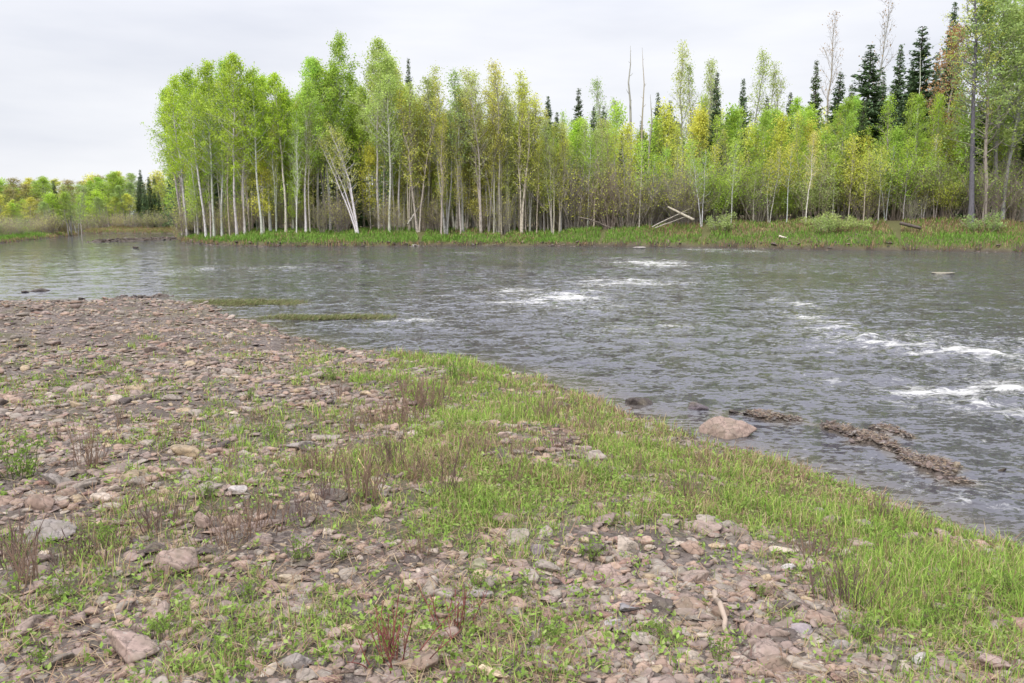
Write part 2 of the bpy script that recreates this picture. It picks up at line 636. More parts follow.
def polar(r0, r1, rstep, a_in, a_step, a_out):
    R = np.exp(np.arange(math.log(r0), math.log(r1), rstep))
    A = np.concatenate([np.arange(-180, -a_in, a_out), np.arange(-a_in, a_in, a_step), np.arange(a_in, 180, a_out)])
    return R, np.radians(A)


def ring_faces(nr, na, closed=True):
    i, k = np.meshgrid(np.arange(nr - 1), np.arange(na if closed else na - 1), indexing='ij')
    k2 = (k + 1) % na
    return np.stack([i * na + k, i * na + k2, (i + 1) * na + k2, (i + 1) * na + k], -1).reshape(-1, 4)


R, A = polar(0.7, 1400, 0.0105, 56, 0.2, 4.0)
rr, aa = np.meshgrid(R, A, indexing='ij')
gx, gy = (rr * np.sin(aa)).ravel(), (rr * np.cos(aa)).ravel()
gz, dn, df, bar, weed = lay(gx, gy)
far_strip = smooth(0.05, 0.3, df) * (1 - smooth(6, 12, df))
veg = np.clip(np.where(dn > 0, green_mask(gx, gy) * smooth(-0.2, 0.6, dn), 0) + far_strip + weed, 0, 1)
wood = smooth(6, 11, df)
wet = np.clip(np.where((dn < 0.12) & (df < 0.2), 1.0, 0) * (1 - bar * 0.75) * (1 - weed), 0, 1)
acc = Acc()
V = np.stack([gx, gy, gz], 1)
F = ring_faces(len(R), len(A))
acc.add(V, F, veg=veg, wood=wood, wet=wet)
acc.add([[0, 0, height(0, 0)[0]]], np.zeros((0, 3)), veg=np.zeros(1), wood=np.zeros(1), wet=np.zeros(1))
cap = np.stack([np.arange(len(A)), np.full(len(A), len(V)), (np.arange(len(A)) + 1) % len(A)], 1)
acc.F.setdefault(3, []).append(cap)
ground = acc.obj('ground', M_GROUND, smooth_shade=True)
ground['kind'] = 'structure'

# ------------------------------------------------------------------ river
FOAM = [(656, 264, 30, 3, .9), (640, 268, 20, 2, .6), (623, 281, 34, 2.2, .8), (602, 285, 30, 2.5, .7), (585, 291, 25, 2, .5), (561, 297, 30, 4.5, 1.0), (545, 303, 16, 2, .7), (535, 299, 14, 1.6, .6), (600, 293, 16, 1.5, .6), (680, 262, 14, 1.2, .6),
        (802, 304, 9, 3, .8), (810, 318, 10, 3, .8), (879, 341, 20, 6, 1.0), (922, 345, 42, 6, .8), (974, 354, 20, 5, 1.0), (940, 395, 22, 6, 1.0),
        (985, 404, 22, 4, .6), (1017, 392, 14, 6, .8), (838, 380, 9, 3, .55), (846, 325, 8, 2.5, .5), (623, 329, 26, 4, .5), (676, 327, 22, 2.5, .5), (513, 317, 10, 2, .5), (416, 322, 22, 3.5, .65),
        (910, 481, 28, 5, .6), (955, 500, 22, 4, .45), (470, 253, 16, 1.3, .6), (705, 250, 20, 1.2, .6), (745, 251, 18, 1.2, .6), (1045, 420, 18, 5, .55), (270, 268, 28, 2, .45), (205, 269, 14, 2, .5), (985, 470, 16, 3, .45), (925, 364, 12, 2.5, .5), (1060, 350, 25, 5, .8)]
R, A = polar(3.5, 330, 0.0095, 58, 0.17, 6.0)
rr, aa = np.meshgrid(R, A, indexing='ij')
wx, wy = (rr * np.sin(aa)).ravel(), (rr * np.cos(aa)).ravel()
foam = np.zeros_like(wx)
chop = np.zeros_like(wx)
lift = np.zeros_like(wx)
for px, py, w, h, s in FOAM:
    c = ground_pt(px, py)
    e = ground_pt(px, py + h)
    e0 = ground_pt(px, py - h)
    half_y = max(0.5 * abs(e0[1] - e[1]), 0.15)
    half_x = max(w * math.hypot(*c) / FPX, 0.15)
    dx, dy = wx - c[0], wy - c[1]
    skew = -0.25 * dx
    q = np.exp(-(dx / half_x) ** 2 - ((dy - skew) / half_y) ** 2)
    q = q * (0.35 + 0.9 * smooth(0.36, 0.62, fbm(wx * 1.1 + px, wy * 2.6, 117, 4)))
    foam = np.maximum(foam, np.minimum(q * 1.3, 1) * s * 0.45)
    lift += q * s * min(0.07, 0.07 * half_y + 0.015)
    chop = np.maximum(chop, s * np.exp(-(dx / (half_x * 2.2 + 0.5)) ** 2 - ((dy - skew) / (half_y * 2.5 + 0.5)) ** 2))
pz, pdn, pdf, _b, _w = lay(wx, wy)
chop = np.clip(chop + 0.25 * smooth(0.45, 0.7, fbm(wx * 0.12, wy * 0.12, 7, 3)), 0, 1)
calm = smooth(0.0, 1.5, np.minimum(-pdn, -pdf))
amp = (0.022 + 0.085 * chop) * calm
tx, ty = wx * math.cos(0.22) + wy * math.sin(0.22), -wx * math.sin(0.22) + wy * math.cos(0.22)
wave = (fbm(tx * 0.9, ty * 2.2, 101, 3) - 0.5) * 1.6 + (fbm(tx * 2.4, ty * 5.0, 111, 2) - 0.5) * 0.8 * smooth(40, 12, rr.ravel())
wz = amp * wave + lift * calm * (0.6 + 0.8 * fbm(wx * 2.2, wy * 4, 121, 3))
streak = smooth(0.62, 0.75, fbm(tx * 0.35, ty * 1.6, 131, 4)) * smooth(0.25, 0.8, chop) * 0.22
foam = np.clip(np.maximum(foam, 0.21 * chop) + streak * calm, 0, 1)
shallow = smooth(-0.30, 0.0, pz)
acc = Acc()
acc.add(np.stack([wx, wy, wz], 1), ring_faces(len(R), len(A)), foam=foam, shallow=shallow, rough=0.17 + 0.83 * smooth(-5, 6, wx + 9 + (wy - 20) * 0.4))
river = acc.obj('river', M_WATER, smooth_shade=True)
river['kind'] = 'structure'

# ------------------------------------------------------------------ trees
def branch_path(p0, d, length, up, n, r, wig=0.12):
    pts = [np.array(p0, float)]
    d = np.array(d, float)
    for _ in range(n):
        d = unit(d + np.array([0, 0, up / n]) + r.normal(size=3) * wig)
        pts.append(pts[-1] + d * length / n)
    return np.array(pts)


def grow(seed, H, base, width, limbs, leaves, leaf, lean=(0, 0), r0=0.13, stems=1, spread=0.0, twigs=5, rise=0.55, shape=1.0, fluff=0.22, dead=4, wob=0.011):
    """A broadleaf tree: returns the accumulators of its trunk (with limbs and twigs) and of its crown."""
    r = np.random.default_rng(seed)
    T, C = Acc(), Acc()
    tips = []
    for s in range(stems):
        az = r.uniform(0, 2 * np.pi)
        h = H * (1 if s == 0 else r.uniform(0.75, 1.0))
        off = np.array([math.cos(az), math.sin(az)]) * spread * (0 if stems == 1 else r.uniform(0.5, 1.1))
        n = 11
        t = np.linspace(0, 1, n)
        sway = np.cumsum(r.normal(size=(n, 2)) * wob * h, axis=0)
        sway -= sway[0]
        axis = np.stack([lean[0] * h * t ** 1.15 + off[0] * (0.12 + 2.2 * t) + sway[:, 0] * t,
                         lean[1] * h * t ** 1.15 + off[1] * (0.12 + 2.2 * t) + sway[:, 1] * t, h * t - 0.25 * (1 - t)], 1)
        rad = r0 * (1 - t) ** 0.75 * (0.8 if s else 1) + 0.012
        rad[0] *= 1.35
        T.add(*tube(axis, rad, 6))

        def at(q):
            return np.array([np.interp(q, t, axis[:, k]) for k in range(3)]), np.interp(q, t, rad)
        nl = limbs if s == 0 else int(limbs * 0.8)
        for i in range(nl):
            q = base + (0.985 - base) * ((i + r.uniform(0, 1)) / nl) ** 0.9
            p, rt = at(q)
            u = (q - base) / (1 - base)
            prof = (0.35 + 0.65 * math.sin(math.pi * min(1, (u * 0.85 + 0.12))) ** 0.8) * (1 - 0.55 * u ** 2 * shape)
            ln = width * prof * r.uniform(0.65, 1.2)
            a = i * 2.4 + r.uniform(-0.5, 0.5)
            ph = rise + 0.35 * u + r.uniform(-0.2, 0.2)
            d = np.array([math.cos(a) * math.cos(ph), math.sin(a) * math.cos(ph), math.sin(ph)])
            path = branch_path(p, d, ln, 0.5, 4, r, 0.13)
            rb = max(0.014, min(0.045, rt * 0.42))
            T.add(*tube(path, np.linspace(rb, 0.009, 5), 4))
            for k in range(twigs):
                q2 = r.uniform(0.3, 1.0)
                pp = np.array([np.interp(q2 * 4, range(5), path[:, j]) for j in range(3)])
                dd = unit(path[-1] - path[0] + r.normal(size=3) * 0.65 * ln)
                tw = branch_path(pp, dd, ln * r.uniform(0.2, 0.5), 0.35, 2, r, 0.25)
                T.add(*tube(tw, [0.011, 0.008, 0.004], 3))
                tips.append(tw[1])
                tips.append(tw[2])
            tips.append(path[-1])
        for i in range(dead):
            q = r.uniform(0.25, base) if base > 0.27 else 0.2
            p, rt = at(q)
            a = r.uniform(0, 6.28)
            path = branch_path(p, [math.cos(a), math.sin(a), 0.35], r.uniform(0.5, 1.5), 0.1, 2, r, 0.2)
            T.add(*tube(path, [0.018, 0.012, 0.006], 3))
    tips = np.array(tips)
    if leaves:
        w = r.gamma(0.65, 1.0, len(tips))            # uneven: some sprays dense, some nearly bare
        idx = r.choice(len(tips), leaves, p=w / w.sum())
        P = tips[idx] + r.normal(size=(leaves, 3)) * fluff * np.array([1, 1, 0.8])
        Vq, Fq = leaf_quads(P, leaf, r)
        spray = r.uniform(0.72, 1.25, len(tips))[idx]
        C.add(Vq, Fq, tint=np.repeat(spray * r.uniform(0.8, 1.2, leaves), 4))
    return T, C


def conifer(seed, H, width, whorls, per, bare=0.08, droop=0.25, step=0.085):
    r = np.random.default_rng(seed)
    T, C = Acc(), Acc()
    n = 9
    t = np.linspace(0, 1, n)
    axis = np.stack([np.cumsum(r.normal(size=n) * 0.03), np.cumsum(r.normal(size=n) * 0.03), H * t - 0.25 * (1 - t)], 1)
    axis[0, :2] = 0
    T.add(*tube(axis, 0.17 * (H / 15) * (1 - t) ** 0.9 + 0.012, 6))
    Q, S, D = [], [], []
    for i in range(whorls):
        u = u0 = bare + (1 - bare) * (i + r.uniform(0, 0.8)) / whorls
        L0 = width * (1 - u) ** 0.85 * r.uniform(0.75, 1.15) + 0.10
        p = np.array([np.interp(u, t, axis[:, k]) for k in range(3)])
        for k in range(per):
            a = k * 2 * np.pi / per + i * 1.3 + r.uniform(-0.4, 0.4)
            u = min(0.995, u0 + r.uniform(-0.5, 0.5) / whorls * 1.4)
            p = np.array([np.interp(u, t, axis[:, j]) for j in range(3)])
            ln = L0 * r.uniform(0.45, 1.25)
            d = np.array([math.cos(a), math.sin(a), -droop * (1 - u) + 0.35 * u])
            path = branch_path(p, d, ln, 0.18, 3, r, 0.06)
            T.add(*tube(path, np.linspace(0.022, 0.006, 4), 3))
            m = max(4, int(ln / step * 2.2))
            q = r.uniform(0.12, 1, m)
            base = np.stack([np.interp(q * 3, range(4), path[:, j]) for j in range(3)], 1)
            side = np.array([-math.sin(a), math.cos(a), 0])
            sgn = r.choice([-1, 1], m)
            Q.append(base + r.normal(size=(m, 3)) * 0.05)
            D.append(unit(np.array([math.cos(a), math.sin(a), 0])[None] * 0.7 + side[None] * sgn[:, None] * r.uniform(0.2, 0.9, m)[:, None] + np.array([0, 0, -0.25]) + r.normal(size=(m, 3)) * 0.2))
            S.append(ln * 0.22 * (1.15 - q) + 0.12)
    Q, D, S = np.concatenate(Q), np.concatenate(D), np.concatenate(S)
    n = len(Q)
    N = unit(np.cross(D, r.normal(size=(n, 3)) * 0.5 + np.array([0, 0, 0.0])) + 1e-6)
    W = N * (S * 0.30)[:, None]
    E = D * S[:, None]
    Vq = np.stack([Q, Q + E * 0.5 + W, Q + E, Q + E * 0.5 - W], 1).reshape(-1, 3)
    C.add(Vq, np.arange(4 * n).reshape(n, 4), tint=np.repeat(r.uniform(0.65, 1.35, n), 4))
    return T, C


def bush(seed, H, spread, stems, leaves, leaf, twigs=9, r0=0.022, fluff=0.16):
    r = np.random.default_rng(seed)
    T, C = Acc(), Acc()
    tips = []
    for s in range(stems):
        a = r.uniform(0, 6.28)
        out = r.uniform(0.05, 1.0)
        p0 = np.array([math.cos(a), math.sin(a), 0]) * 0.35 * out * spread - np.array([0, 0, 0.15])
        d = unit(np.array([math.cos(a) * out * spread / H * 1.3, math.sin(a) * out * spread / H * 1.3, 1.0]))
        ln = H * r.uniform(0.6, 1.08)
        path = branch_path(p0, d, ln, 0.05, 5, r, 0.10)
        T.add(*tube(path, np.linspace(r0 * r.uniform(0.6, 1.2), 0.006, 6), 4))
        for k in range(twigs):
            q = r.uniform(0.25, 1.0)
            p = np.array([np.interp(q * 5, range(6), path[:, j]) for j in range(3)])
            b = r.uniform(0, 6.28)
            tw = branch_path(p, [math.cos(b) * 0.7, math.sin(b) * 0.7, 0.8], H * r.uniform(0.08, 0.24), 0.3, 2, r, 0.2)
            T.add(*tube(tw, [0.009, 0.007, 0.004], 3))
            tips += [tw[1], tw[2]]
    tips = np.array(tips)
    if leaves:
        w = r.gamma(1.2, 1.0, len(tips))
        idx = r.choice(len(tips), leaves, p=w / w.sum())
        P = tips[idx] + r.normal(size=(leaves, 3)) * fluff
        Vq, Fq = leaf_quads(P, leaf, r)
        C.add(Vq, Fq, tint=np.repeat(r.uniform(0.7, 1.25, len(tips))[idx] * r.uniform(0.8, 1.2, leaves), 4))
    return T, C


PROTO = {}


def proto(kind, name, H, TC, bark, leafmat):
    T, C = TC
    tm = T.mesh('trunk', bark, True)
    cm = C.mesh('crown', leafmat) if C.n else None
    PROTO.setdefault(kind, []).append((name, H, tm, cm))


for s in range(6):
    proto('aspen', 'aspen_tree', 18, grow(100 + s, 18, [0.34, 0.42, 0.3, 0.46, 0.38, 0.34][s], 3.0 + 0.4 * (s % 3), 60, 7000, 0.074, lean=(rng.normal() * 0.03, 0), fluff=0.25, shape=1.4), M_WHITE_BARK, M_LEAF)
for s in range(5):
    proto('sparse', 'aspen_tree', 18, grow(200 + s, 18, [0.35, 0.3, 0.42, 0.38, 0.28][s], 2.1, 50, [2500, 3300, 4200, 2500, 3300][s], 0.07, lean=(rng.normal() * 0.04, 0), twigs=7, rise=0.8, r0=0.11, fluff=0.28, stems=[1, 2, 3, 1, 2][s], spread=0.8), M_WHITE_BARK, M_LEAF)
for s in range(3):
    proto('bare', 'bare_tree', 18, grow(300 + s, 18, 0.4, 2.4, 34, 300, 0.06, twigs=9, rise=0.75, r0=0.13), M_DARK_BARK, M_LEAF)
for s in range(4):
    proto('spruce', 'spruce_tree', 15, conifer(400 + s, 15, [2.0, 1.7, 2.5, 1.9][s], 58, 8, bare=[0.06, 0.12, 0.05, 0.25][s]), M_DARK_BARK, M_NEEDLE)
for s in range(4):
    proto('willow', 'willow_bush', 5.5, bush(500 + s, 5.5, 2.2, 34, 6500, 0.052, fluff=0.26), M_DARK_BARK, M_LEAF)
for s in range(3):
    proto('thicket', 'alder_bush', 5.0, bush(600 + s, 5.0, 1.9, 38, 1100, 0.05, twigs=16, fluff=0.2), M_DARK_BARK, M_LEAF)
for s in range(3):
    proto('sapling', 'young_aspen_tree', 8, grow(700 + s, 8, 0.2, 1.5, 34, 3200, 0.065, r0=0.05, twigs=5, fluff=0.28), M_WHITE_BARK, M_LEAF)
for s in range(3):
    proto('pole', 'young_aspen_tree', 9, grow(740 + s, 9, 0.4, 1.3, 26, 1300, 0.06, r0=0.048, twigs=5, fluff=0.26, stems=1 + s % 2, spread=0.6), M_WHITE_BARK, M_LEAF)
proto('birch', 'birch_tree', 15, grow(801, 15, 0.42, 2.3, 30, 3200, 0.08, lean=(-0.26, 0.02), r0=0.15, stems=4, spread=0.9, fluff=0.3), M_WHITE_BARK, M_LEAF)
for s in range(2):
    proto('snag', 'dead_tree', 16, grow(820 + s, 16, 0.5, 0.7, 9, 0, 0.1, r0=0.2, twigs=1, rise=0.2, dead=3), M_DARK_BARK, M_LEAF)
proto('maple', 'maple_tree', 15, grow(840, 15, 0.28, 2.8, 46, 4200, 0.075, r0=0.15, fluff=0.3), M_DARK_BARK, M_LEAF)
proto('larch', 'larch_tree', 24, grow(850, 24, 0.42, 2.9, 64, 3600, 0.06, r0=0.24, rise=0.1, twigs=8, dead=40, wob=0.004), M_DARK_BARK, M_LEAF)
proto('shrublet', 'low_bush', 1.2, bush(860, 1.2, 0.9, 18, 1500, 0.04, twigs=6, r0=0.012, fluff=0.09), M_DARK_BARK, M_LEAF)

LIME, YELLOW, PALE, OLIVE = (0.46, 0.62, 0.085), (0.63, 0.65, 0.13), (0.52, 0.60, 0.18), (0.67, 0.66, 0.20)
FRESH, RUSSET, DARKGREEN, GREYGREEN = (0.45, 0.61, 0.11), (0.46, 0.29, 0.13), (0.125, 0.18, 0.08), (0.43, 0.53, 0.18)
WHITE_B, GREY_B, TAN_B, DARK_B, TWIG_B = (0.58, 0.56, 0.50), (0.38, 0.345, 0.30), (0.46, 0.41, 0.33), (0.15, 0.12, 0.10), (0.36, 0.30, 0.245)

shore_px = np.array(sorted([(p[0], p[1]) for p in FAR_PX if p[0] > 176 and p[1] > 239]))


def shore_Y(px):
    py = np.interp(px, shore_px[:, 0], shore_px[:, 1])
    return float(ground_pt(px, py)[1])


WOODS = []          # every tree and bush of the far bank, for the labels


def plant(kind, px, ytop, Y, crown=None, bark=None, look='', place='', variant=None, rz=None, wide=1.0, name=None):
    lst = PROTO[kind]
    nm, H0, tm, cm = lst[variant if variant is not None else random.randrange(len(lst))]
    x = x_at(px, Y, 3.0)
    z = float(height(x, Y)[0])
    h = max(z_at(ytop, Y) - z, 0.6)
    s = h / H0
    sw = (0.6 * s + 0.4 * min(1.0, s * 1.1)) * wide
    root = empty(name or nm, (x, Y, z - 0.03), random.uniform(0, 6.28) if rz is None else rz, (sw, sw, s))
    for part, me, col in (('trunk', tm, bark), ('crown', cm, crown)):
        if me is None:
            continue
        o = bpy.data.objects.new(part, me)
        COL.objects.link(o)
        o.parent = root
        c = np.array(col) * random.uniform(0.88, 1.12) * np.array([random.uniform(0.93, 1.07), 1, random.uniform(0.9, 1.1)])
        o.color = (*np.clip(c, 0, 1), 1)
    WOODS.append(dict(o=root, kind=kind, px=px, Y=Y, look=look, place=place, az=x / Y))
    return root


SIL = np.array([(-80, 185), (0, 190), (60, 186), (130, 182), (160, 178), (168, 120), (178, 78), (205, 64), (232, 60), (255, 74), (290, 75), (318, 58), (345, 38), (362, 62),
                (385, 44), (400, 62), (430, 78), (460, 68), (500, 70), (525, 80), (545, 104), (575, 100), (600, 100), (620, 95), (660, 100), (700, 78), (740, 85), (790, 80),
                (830, 70), (870, 62), (905, 40), (940, 10), (975, 0), (1024, -25), (1200, -30)])


def sil(px):
    return float(np.interp(px, SIL[:, 0], SIL[:, 1]))


W_ASP = 'slim white-trunked aspen with lime crown'
# front row of the stand by the bend
for px, yt, off, v in [(186, 78, 6.5, 0), (205, 70, 4.5, 1), (213, 66, 5.5, 4), (221, 60, 7, 2), (236, 58, 4.8, 3), (244, 80, 6, 5), (261, 68, 5, 1), (270, 78, 7.5, 0), (285, 74, 5.5, 3),
                       (293, 92, 8, 2), (305, 84, 5.2, 1), (318, 58, 9, 5), (330, 60, 9, 4), (346, 36, 9.5, 0), (379, 44, 7, 3), (389, 58, 5.5, 1), (399, 66, 7.5, 5)]:
    plant('aspen', px, yt, shore_Y(px) + off, LIME if px < 300 else PALE if px > 370 else FRESH, WHITE_B, W_ASP, 'front', v)
for i in range(20):
    px = 182 + i * 11.4 + random.uniform(-4, 4)
    plant('aspen', px, sil(px) + random.uniform(8, 34), shore_Y(px) + random.uniform(8, 12), random.choice([LIME, FRESH, YELLOW]), GREY_B, 'lime-leaved aspen in the second row', 'back')
for i in range(22):
    px = 190 + i * 9.8 + random.uniform(-4, 4)
    if 318 < px < 366:
        continue
    plant('sparse', px, sil(px) + random.uniform(30, 70), shore_Y(px) + random.uniform(4.5, 9), random.choice([LIME, YELLOW, PALE]), random.choice([WHITE_B, TAN_B]), 'thin pale stem between the white-trunked aspens', 'stem', wide=0.8)
plant('birch', 357, 124, shore_Y(357) + 4.5, OLIVE, WHITE_B, 'clump of pale birch stems leaning upstream out of one foot', 'landmark', rz=0.0)
# grey, barely leafed middle stand
for px, yt, off in [(409, 86, 6), (418, 92, 5), (428, 80, 6.5), (437, 92, 8), (446, 76, 5.2), (455, 66, 7), (463, 72, 5.6), (472, 88, 8), (481, 70, 5.0), (490, 74, 7), (499, 66, 5.4), (507, 90, 6), (514, 76, 7.5),
                    (521, 82, 5), (530, 96, 6.5), (541, 112, 8), (553, 120, 5.5), (566, 126, 6.5), (580, 122, 7.5), (594, 130, 5.8), (607, 118, 8)]:
    plant('sparse', px, yt, shore_Y(px) + off, random.choice([YELLOW, PALE, OLIVE, GREYGREEN]), random.choice([GREY_B, TAN_B, WHITE_B]), 'spindly grey aspen in yellowish bud', 'front', wide=1.2)
# named single trees
plant('spruce', 411, 58, 98, DARKGREEN, DARK_B, 'dark spruce whose narrow tip stands above the pale middle stand', 'landmark', 1, wide=0.8)
for px, yt in [(547, 96), (556, 112), (577, 88), (592, 106), (603, 106), (655, 92), (668, 100), (760, 96), (786, 92), (845, 84), (875, 76), (926, 52)]:
    plant('spruce', px, yt, 100 + random.uniform(-3, 3), DARKGREEN, DARK_B, 'small dark spruce spire behind yellowish trees', 'back', wide=1.05)
plant('snag', 630, 46, 84, None, GREY_B, 'tall bare dead trunk, taller of the twin snags', 'landmark', 0)
plant('snag', 641, 48, 85, None, TAN_B, 'thinner pale dead trunk beside the tall bare snag', 'landmark', 1, wide=0.7)
plant('snag', 648, 95, 82, None, GREY_B, 'short broken dead trunk below the twin snags', 'landmark', 1)
plant('sparse', 608, 80, 100, GREYGREEN, GREY_B, 'hazy grey-green aspen top just left of the twin snags', 'landmark')
for px, yt, v in [(680, 44, 0), (697, 62, 2), (712, 58, 1), (756, 50, 3), (768, 62, 4)]:
    plant('sparse', px, yt, 96, PALE, GREY_B, 'tall thin aspen with see-through top', 'back', v)
plant('bare', 822, 14, 95, RUSSET, GREY_B, 'tall leafless tree with pinkish twigs above the spruces', 'landmark', 0)
plant('bare', 871, -6, 92, RUSSET, GREY_B, 'tallest leafless tree, crooked top out over the spruces', 'landmark', 1)
for px, yt, v, w in [(712, 72, 1, .7), (739, 78, 0, .7), (808, 60, 1, .8), (830, 72, 0, 1.0), (863, 44, 2, 1.35), (890, 44, 3, .8), (912, 26, 0, 1.3), (902, 60, 1, .9)]:
    plant('spruce', px, yt, 84 + random.uniform(-4, 6), DARKGREEN, DARK_B, 'dark spruce standing over the green willows', 'back', v, wide=w * 1.3)
plant('snag', 911, 48, 78, None, (0.75, 0.72, 0.66), 'whitish dead stem in front of the broad dark spruce', 'landmark', 1, wide=0.5)
plant('maple', 941, 30, 76, RUSSET, GREY_B, 'maple in russet bud beside the dark larch trunk', 'landmark')
plant('spruce', 938, 2, 80, DARKGREEN, DARK_B, 'tall spruce half hidden by the russet maple', 'landmark', 3)
plant('spruce', 990, 60, 84, DARKGREEN, DARK_B, 'spruce behind the dark larch trunk', 'landmark', 2)
plant('larch', 972, -40, shore_Y(972) + 6, YELLOW, (0.16, 0.14, 0.14), 'tall straight dark-trunked larch with bare lower branches', 'landmark', rz=0.0).rotation_euler.y = -0.055
plant('sparse', 806, 132, shore_Y(806) + 5, OLIVE, (0.72, 0.70, 0.64), 'slim chalk-white birch stem alone in front of the thicket', 'landmark', 3)
for px, yt in [(985, -5), (994, -25), (1003, 10), (1012, -30), (1022, -20), (1036, -30), (1048, 0), (1070, -35), (1100, -20)]:
    plant('aspen', px, yt, shore_Y(px) + random.uniform(7, 16), GREYGREEN if px < 1005 else FRESH, GREY_B, 'tall broad aspen in pale green leaf', 'front', 2 if random.random() < 0.5 else 5, wide=1.25)
# young aspens and slim stems over the right-hand bank
for i in range(34):
    px = 560 + i * 13 + random.uniform(-5, 5)
    yt = 106 + 26 * random.random() + (10 if px > 840 else 0)
    plant('sapling' if i % 3 else 'sparse', px, yt, shore_Y(px) + random.uniform(9, 16), random.choice([YELLOW, LIME, FRESH, YELLOW]), random.choice([GREY_B, TAN_B]), 'young aspen in bright yellow-green leaf', 'young')
# rows behind, no taller than the skyline
for row, (dY, drop) in enumerate([(11, 14), (16, 22)]):
    n = 50
    for i in range(n):
        px = 172 + (i + random.random()) * (1120 - 172) / n
        yt = sil(px) + drop + random.uniform(0, 26)
        Y = shore_Y(px) + dY + random.uniform(-2, 3)
        left = px < 410
        k = random.random()
        if left:
            kind = 'spruce' if k < 0.42 else 'aspen'
            if kind == 'spruce':
                yt = max(yt, 120 + random.uniform(0, 30))
        elif px < 545:
            kind = 'sparse' if k < 0.62 else 'spruce' if k < 0.8 else 'aspen'
            if kind == 'spruce':
                yt = max(yt, 125 + random.uniform(0, 30))
        else:
            kind = 'sparse' if k < 0.35 else 'aspen' if k < 0.75 else 'spruce'
            yt = max(yt, 96 if kind != 'spruce' else 100)
        crown = DARKGREEN if kind == 'spruce' else (LIME if left else random.choice([YELLOW, LIME, LIME, FRESH]))
        plant(kind, px, yt, Y, crown, DARK_B if kind == 'spruce' else GREY_B,
              {'spruce': 'shaded dark spruce deep in the wood', 'aspen': 'leafy aspen in the back rows', 'sparse': 'thin-crowned grey aspen in the back rows'}[kind], 'back')
# thin pale stems crowding the stand, and leafy young growth between them
for i in range(46):
    px = 404 + i * 3.6 + random.uniform(-2, 2)
    plant('sparse', px, sil(px) + random.uniform(18, 60), shore_Y(px) + random.uniform(4.5, 9), random.choice([YELLOW, YELLOW, PALE]), random.choice([TAN_B, TAN_B, GREY_B]), 'slender pale aspen stem crowded among the grey aspens', 'stem', wide=0.9)
for i in range(27):
    px = 566 + i * 14 + random.uniform(-7, 7)
    plant('pole', px, 128 + random.uniform(0, 34), shore_Y(px) + random.uniform(5.0, 11), random.choice([YELLOW, LIME, FRESH]), random.choice([TAN_B, GREY_B, WHITE_B]), 'thin pale sapling stem standing before the bushes', 'stem')
for i in range(58):
    px = 178 + i * 6.6 + random.uniform(-3, 3)
    if px < 405 and (i % 5 < 3 or 318 < px < 366):
        continue
    plant('sapling', px, 142 + random.uniform(0, 40), shore_Y(px) + random.uniform(6, 11), random.choice([YELLOW, LIME, FRESH, OLIVE]), random.choice([TAN_B, GREY_B]), 'leafy young aspen growing between the tall stems', 'stem')
# bushes at the wood's edge
for i in range(26):
    px = 545 + i * 6.4 + random.uniform(-3, 3)
    plant('thicket', px, 158 + random.uniform(0, 32), shore_Y(px) + random.uniform(6, 9.5), YELLOW, TWIG_B, 'leafless brown alder thicket', 'bush', wide=1.1)
for i in range(40):
    px = 690 + i * 10.5 + random.uniform(-5, 5)
    yt = 140 + random.uniform(0, 45) + (12 if px > 900 else 0)
    bare = random.random() < 0.5
    plant('thicket' if bare else 'willow', px, yt, shore_Y(px) + random.uniform(7, 13), random.choice([YELLOW, GREYGREEN, FRESH]), TWIG_B,
          'leafless brown alder thicket' if bare else 'willow bush in thin yellow-green leaf', 'bush', wide=1.15)
for i in range(30):
    px = 180 + i * 13 + random.uniform(-6, 6)
    if abs(px - 357) < 10:
        continue
    plant('thicket', px, 190 + random.uniform(0, 18), shore_Y(px) + random.uniform(5.5, 9), OLIVE, TWIG_B, 'low brown brush under white-trunked aspens' if px < 405 else 'low brown brush among the grey stems', 'bush')
for px in [722, 815, 827, 838, 850, 861, 985]:
    plant('shrublet', px, 214 + random.uniform(-3, 4), shore_Y(px) + random.uniform(2.5, 5), GREYGREEN, TWIG_B, 'low yellow-green bush on grass', 'bush', wide=1.3)
# far wood beyond the river bend
for i in range(96):
    px = -75 + i * 2.72 + random.uniform(-3, 3)
    row = i % 3
    Y = 128 + row * 9 + random.uniform(-2, 3) + (14 if 80 < px < 172 else 0)
    if px < 80:
        Y = 112 + row * 9 + random.uniform(-2, 3)
    yt = sil(min(px, 158)) - 9 + random.uniform(0, 12) - row * 1.5 + (12 if row == 0 else 0)
    if (138 < px < 168 and random.random() < 0.7) or random.random() < 0.08:
        kind, crown, look = 'spruce', DARKGREEN, 'distant dark spruce at the river bend'
    else:
        kind = random.choice(['aspen', 'aspen', 'sapling', 'sparse', 'aspen', 'maple'])
        crown = {'spruce': DARKGREEN, 'maple': (0.40, 0.36, 0.15)}.get(kind) or random.choice([LIME, FRESH, YELLOW, GREYGREEN])
        look = {'spruce': 'distant dark spruce at the river bend', 'maple': 'distant brownish budding tree beyond the river bend'}.get(kind, 'distant lime-green tree beyond the river bend')
    plant(kind, px, yt, Y, crown, GREY_B, look, 'far', wide=1.8 if kind != 'spruce' else 1.2)
for i in range(34):
    px = -70 + i * 7.1 + random.uniform(-3, 3)
    Y = float(ground_pt(px, np.interp(px, [-70, 0, 78, 80, 175], [246.5, 243, 235, 233, 233.4]))[1]) + random.uniform(5, 9)
    plant('thicket', px, 213 + random.uniform(-4, 8), Y, random.choice([FRESH, OLIVE, OLIVE]), TWIG_B, 'distant bush at the water beyond the river bend', 'far', wide=1.5)

